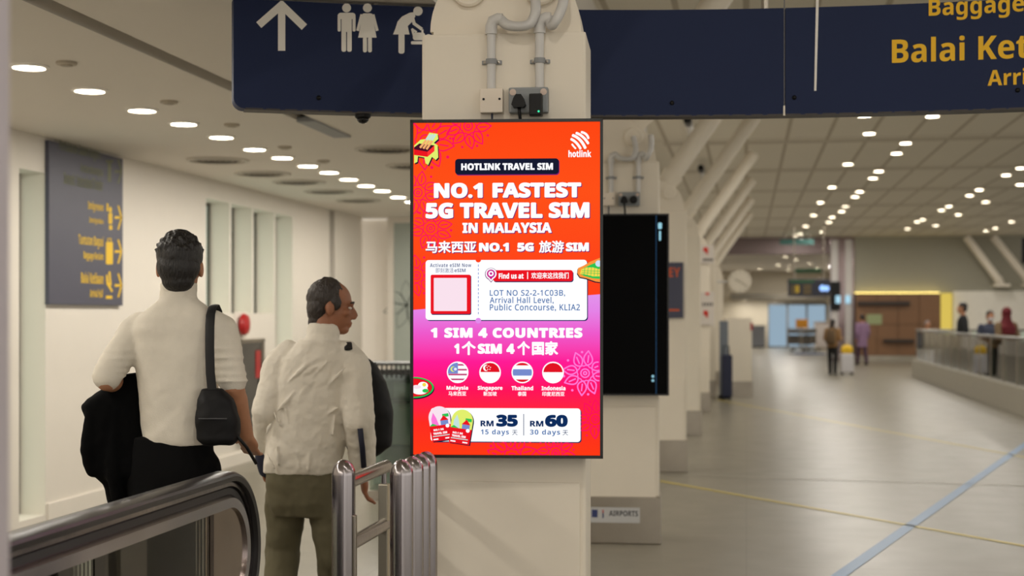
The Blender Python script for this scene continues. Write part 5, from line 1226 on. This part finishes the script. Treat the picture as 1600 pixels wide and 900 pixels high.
# ---- small figures down the hall
def small(label, foot, yaw, h, top, legs, hair='short', haircol=None, coat=None, arms=((-.02, .0), (.02, .0)), stride=.12, mask=False, long_top=False):
    k = h/1.75; t = thing('person', label, 'person', foot, yaw)
    base = Matrix.Scale(k, 4)
    def mk(): m = MB(); m.M = base; return m
    Mh = base @ Matrix.Translation((0, .01, 1.632))
    shs = (V(-.19, 0, 1.40), V(.19, 0, 1.40)); els = []; wrs = []
    for sx, (a0, b0) in zip((-1, 1), arms):
        e = V(sx*.235, -.05+a0, 1.12); els.append(e); wrs.append(V(sx*(.23-.2*b0), .04+a0*2+b0, .90+b0*.9))
    hips = (V(-.09, 0, .92), V(.09, 0, .92)); kn = (V(-.095, stride*.6, .50), V(.095, -stride*.2, .50)); an = (V(-.095, stride, .09), V(.095, -stride, .10))
    mb = mk(); mb.M = Matrix(); head_pieces(mb, Mh, 1.0); mb.M = base
    mb.limb([V(0, -.01, 1.44), V(0, 0, 1.56)], [.056, .054]); torso(mb, [(.9, 0, 0, .14, .09), (1.2, 0, 0, .14, .09), (1.42, 0, 0, .14, .08)])
    for i in (0, 1):
        mb.limb([shs[i], els[i], wrs[i]], [.045, .037, .026]); mb.limb([hips[i], kn[i], an[i]], [.07, .05, .038])
        hand_pieces(mb, wrs[i], (wrs[i]-els[i]), V(0, 1, .2), 1.0, .4)
    blob(mb, 'body', SKIN, t, .010, 2)
    mb = mk(); zb = .62 if long_top else .86
    torso(mb, [(zb, 0, 0, .19 if long_top else .165, .13), (1.0, 0, 0, .17, .125), (1.2, 0, 0, .172, .125), (1.36, 0, 0, .185, .115), (1.43, 0, -.01, .13, .085), (1.48, 0, -.01, .075, .065)], 24)
    for i in (0, 1): mb.limb([shs[i]*1.0, els[i], wrs[i]+(els[i]-wrs[i])*.12], [.075, .064, .05])
    blob(mb, 'top', top, t, .014, 3, .015, .1)
    mb = mk(); torso(mb, [(.98, 0, 0, .15, .105), (.86, 0, 0, .165, .115), (.80, 0, 0, .14, .10)], 24)
    for i in (0, 1): mb.limb([hips[i], kn[i], an[i]], [.092, .075, .062])
    blob(mb, 'trousers', legs, t, .014, 3)
    for i in (0, 1): mb = mk(); shoe(mb, an[i], V(0, 1, 0)); mb.build('shoe', mat('shoe_pale', (190, 184, 176), .6) if i == 9 else BLACK, t, smooth=True)
    hc_ = haircol or HAIRB
    if hair == 'scarf':
        mb = mk(); mb.M = Mh; mb.ell((0, -.025, .03), (.093, .105, .108)); mb.ell((0, -.03, -.08), (.088, .085, .11)); mb.M = base
        torso(mb, [(1.22, 0, -.02, .17, .15), (1.36, 0, -.02, .19, .14), (1.46, 0, -.01, .12, .11), (1.54, 0, -.01, .085, .085)], 24); blob(mb, 'headscarf', hc_, t, .012, 3, .01, .08)
    else:
        mb = mk(); mb.M = Mh; mb.ell((0, -.02, .042), (.083, .098, .088)); mb.ell((0, -.055, -.01), (.075, .058, .08))
        if hair == 'long': mb.ell((0, -.07, -.08), (.075, .05, .10))
        blob(mb, 'hair', hc_, t, .011, 2)
    if mask: mb = MB(); mb.M = Mh; mb.ell((0, .052, -.058), (.056, .052, .05)); mb.build('face_mask', mat('mask_white', (226, 226, 230), .7), t, smooth=True)
    return t, base
def pack(label, foot, yaw, h, m, y0=-.20):
    k = h/1.75; t = thing('backpack', label, 'bag', foot, yaw); mb = MB(); mb.M = Matrix.Scale(k, 4)
    torso(mb, [(.95, 0, y0, .12, .06), (1.0, 0, y0-.02, .155, .09), (1.2, 0, y0-.02, .155, .095), (1.36, 0, y0, .13, .075), (1.42, 0, y0, .07, .04)], 24, 3); blob(mb, 'body', m, t, .014, 3)
    mb = MB(); mb.M = Matrix.Scale(k, 4); mb.box((0, y0-.115, 1.1), (.2, .03, .16), 0, .01); mb.build('pocket', m, t)
    for sx in (-.1, .1): mb = MB(); mb.M = Matrix.Scale(k, 4); mb.tube([(sx, y0+.06, 1.38), (sx, -.02, 1.50), (sx*1.1, .13, 1.38), (sx*1.25, .13, 1.1)], .016, 8); mb.build('strap', BLACK, t, smooth=True)
f1 = at(1301, 37.9)
small('person in a brown jacket and black trousers standing beside the pale suitcase', f1, YAW+R(-30), 1.47, mat('brown_jacket', (140, 106, 66), .8), mat('far_black', (18, 18, 20), .8), 'long', None, arms=((.0, .18), (.03, .25)), stride=.05)
pack('brown backpack on the back of the person beside the pale suitcase', f1, YAW+R(-30), 1.47, mat('pack_brown', (92, 72, 48), .8))
small('person in a purple top and dark purple trousers walking by the timber front', at(1347, 45.3), YAW+R(15), 1.60, mat('purple_top', (128, 100, 128), .8), mat('purple_trousers', (66, 44, 62), .8), 'short', None, stride=.14, long_top=True)
small('person in a black jacket behind the glass railing, leftmost of three', at(1504, 32.3), YAW+R(70), 1.86, mat('far_black_jacket', (26, 27, 30), .8), mat('far_black', (18, 18, 20), .8), stride=.08)
f2 = at(1547, 28.6)
small('person in a white face mask and dark blue top behind the glass railing', f2, YAW+R(180), 1.66, mat('far_blue_top', (60, 66, 86), .8), mat('far_black', (18, 18, 20), .8), mask=True, stride=.06)
small('person in a dark red headscarf behind the glass railing, coat khaki from a reflection', at(1572, 27.4), YAW+R(20), 1.71, mat('khaki_reflected_coat', (126, 104, 76), .8), mat('dark_reflected_trousers', (36, 42, 40), .8), 'scarf', mat('dark_red_scarf', (104, 24, 34), .8), long_top=False, stride=.08)  # coat and trousers take their colours from a reflection in the glass
small('person in an orange-brown top behind the far end of the glass railing', at(1449, 38.6), YAW+R(200), 1.42, mat('orange_brown_top', (172, 106, 40), .8), mat('brown_trousers', (84, 56, 34), .8), 'short', mat('grey_hair', (120, 112, 112), .6), stride=.05)
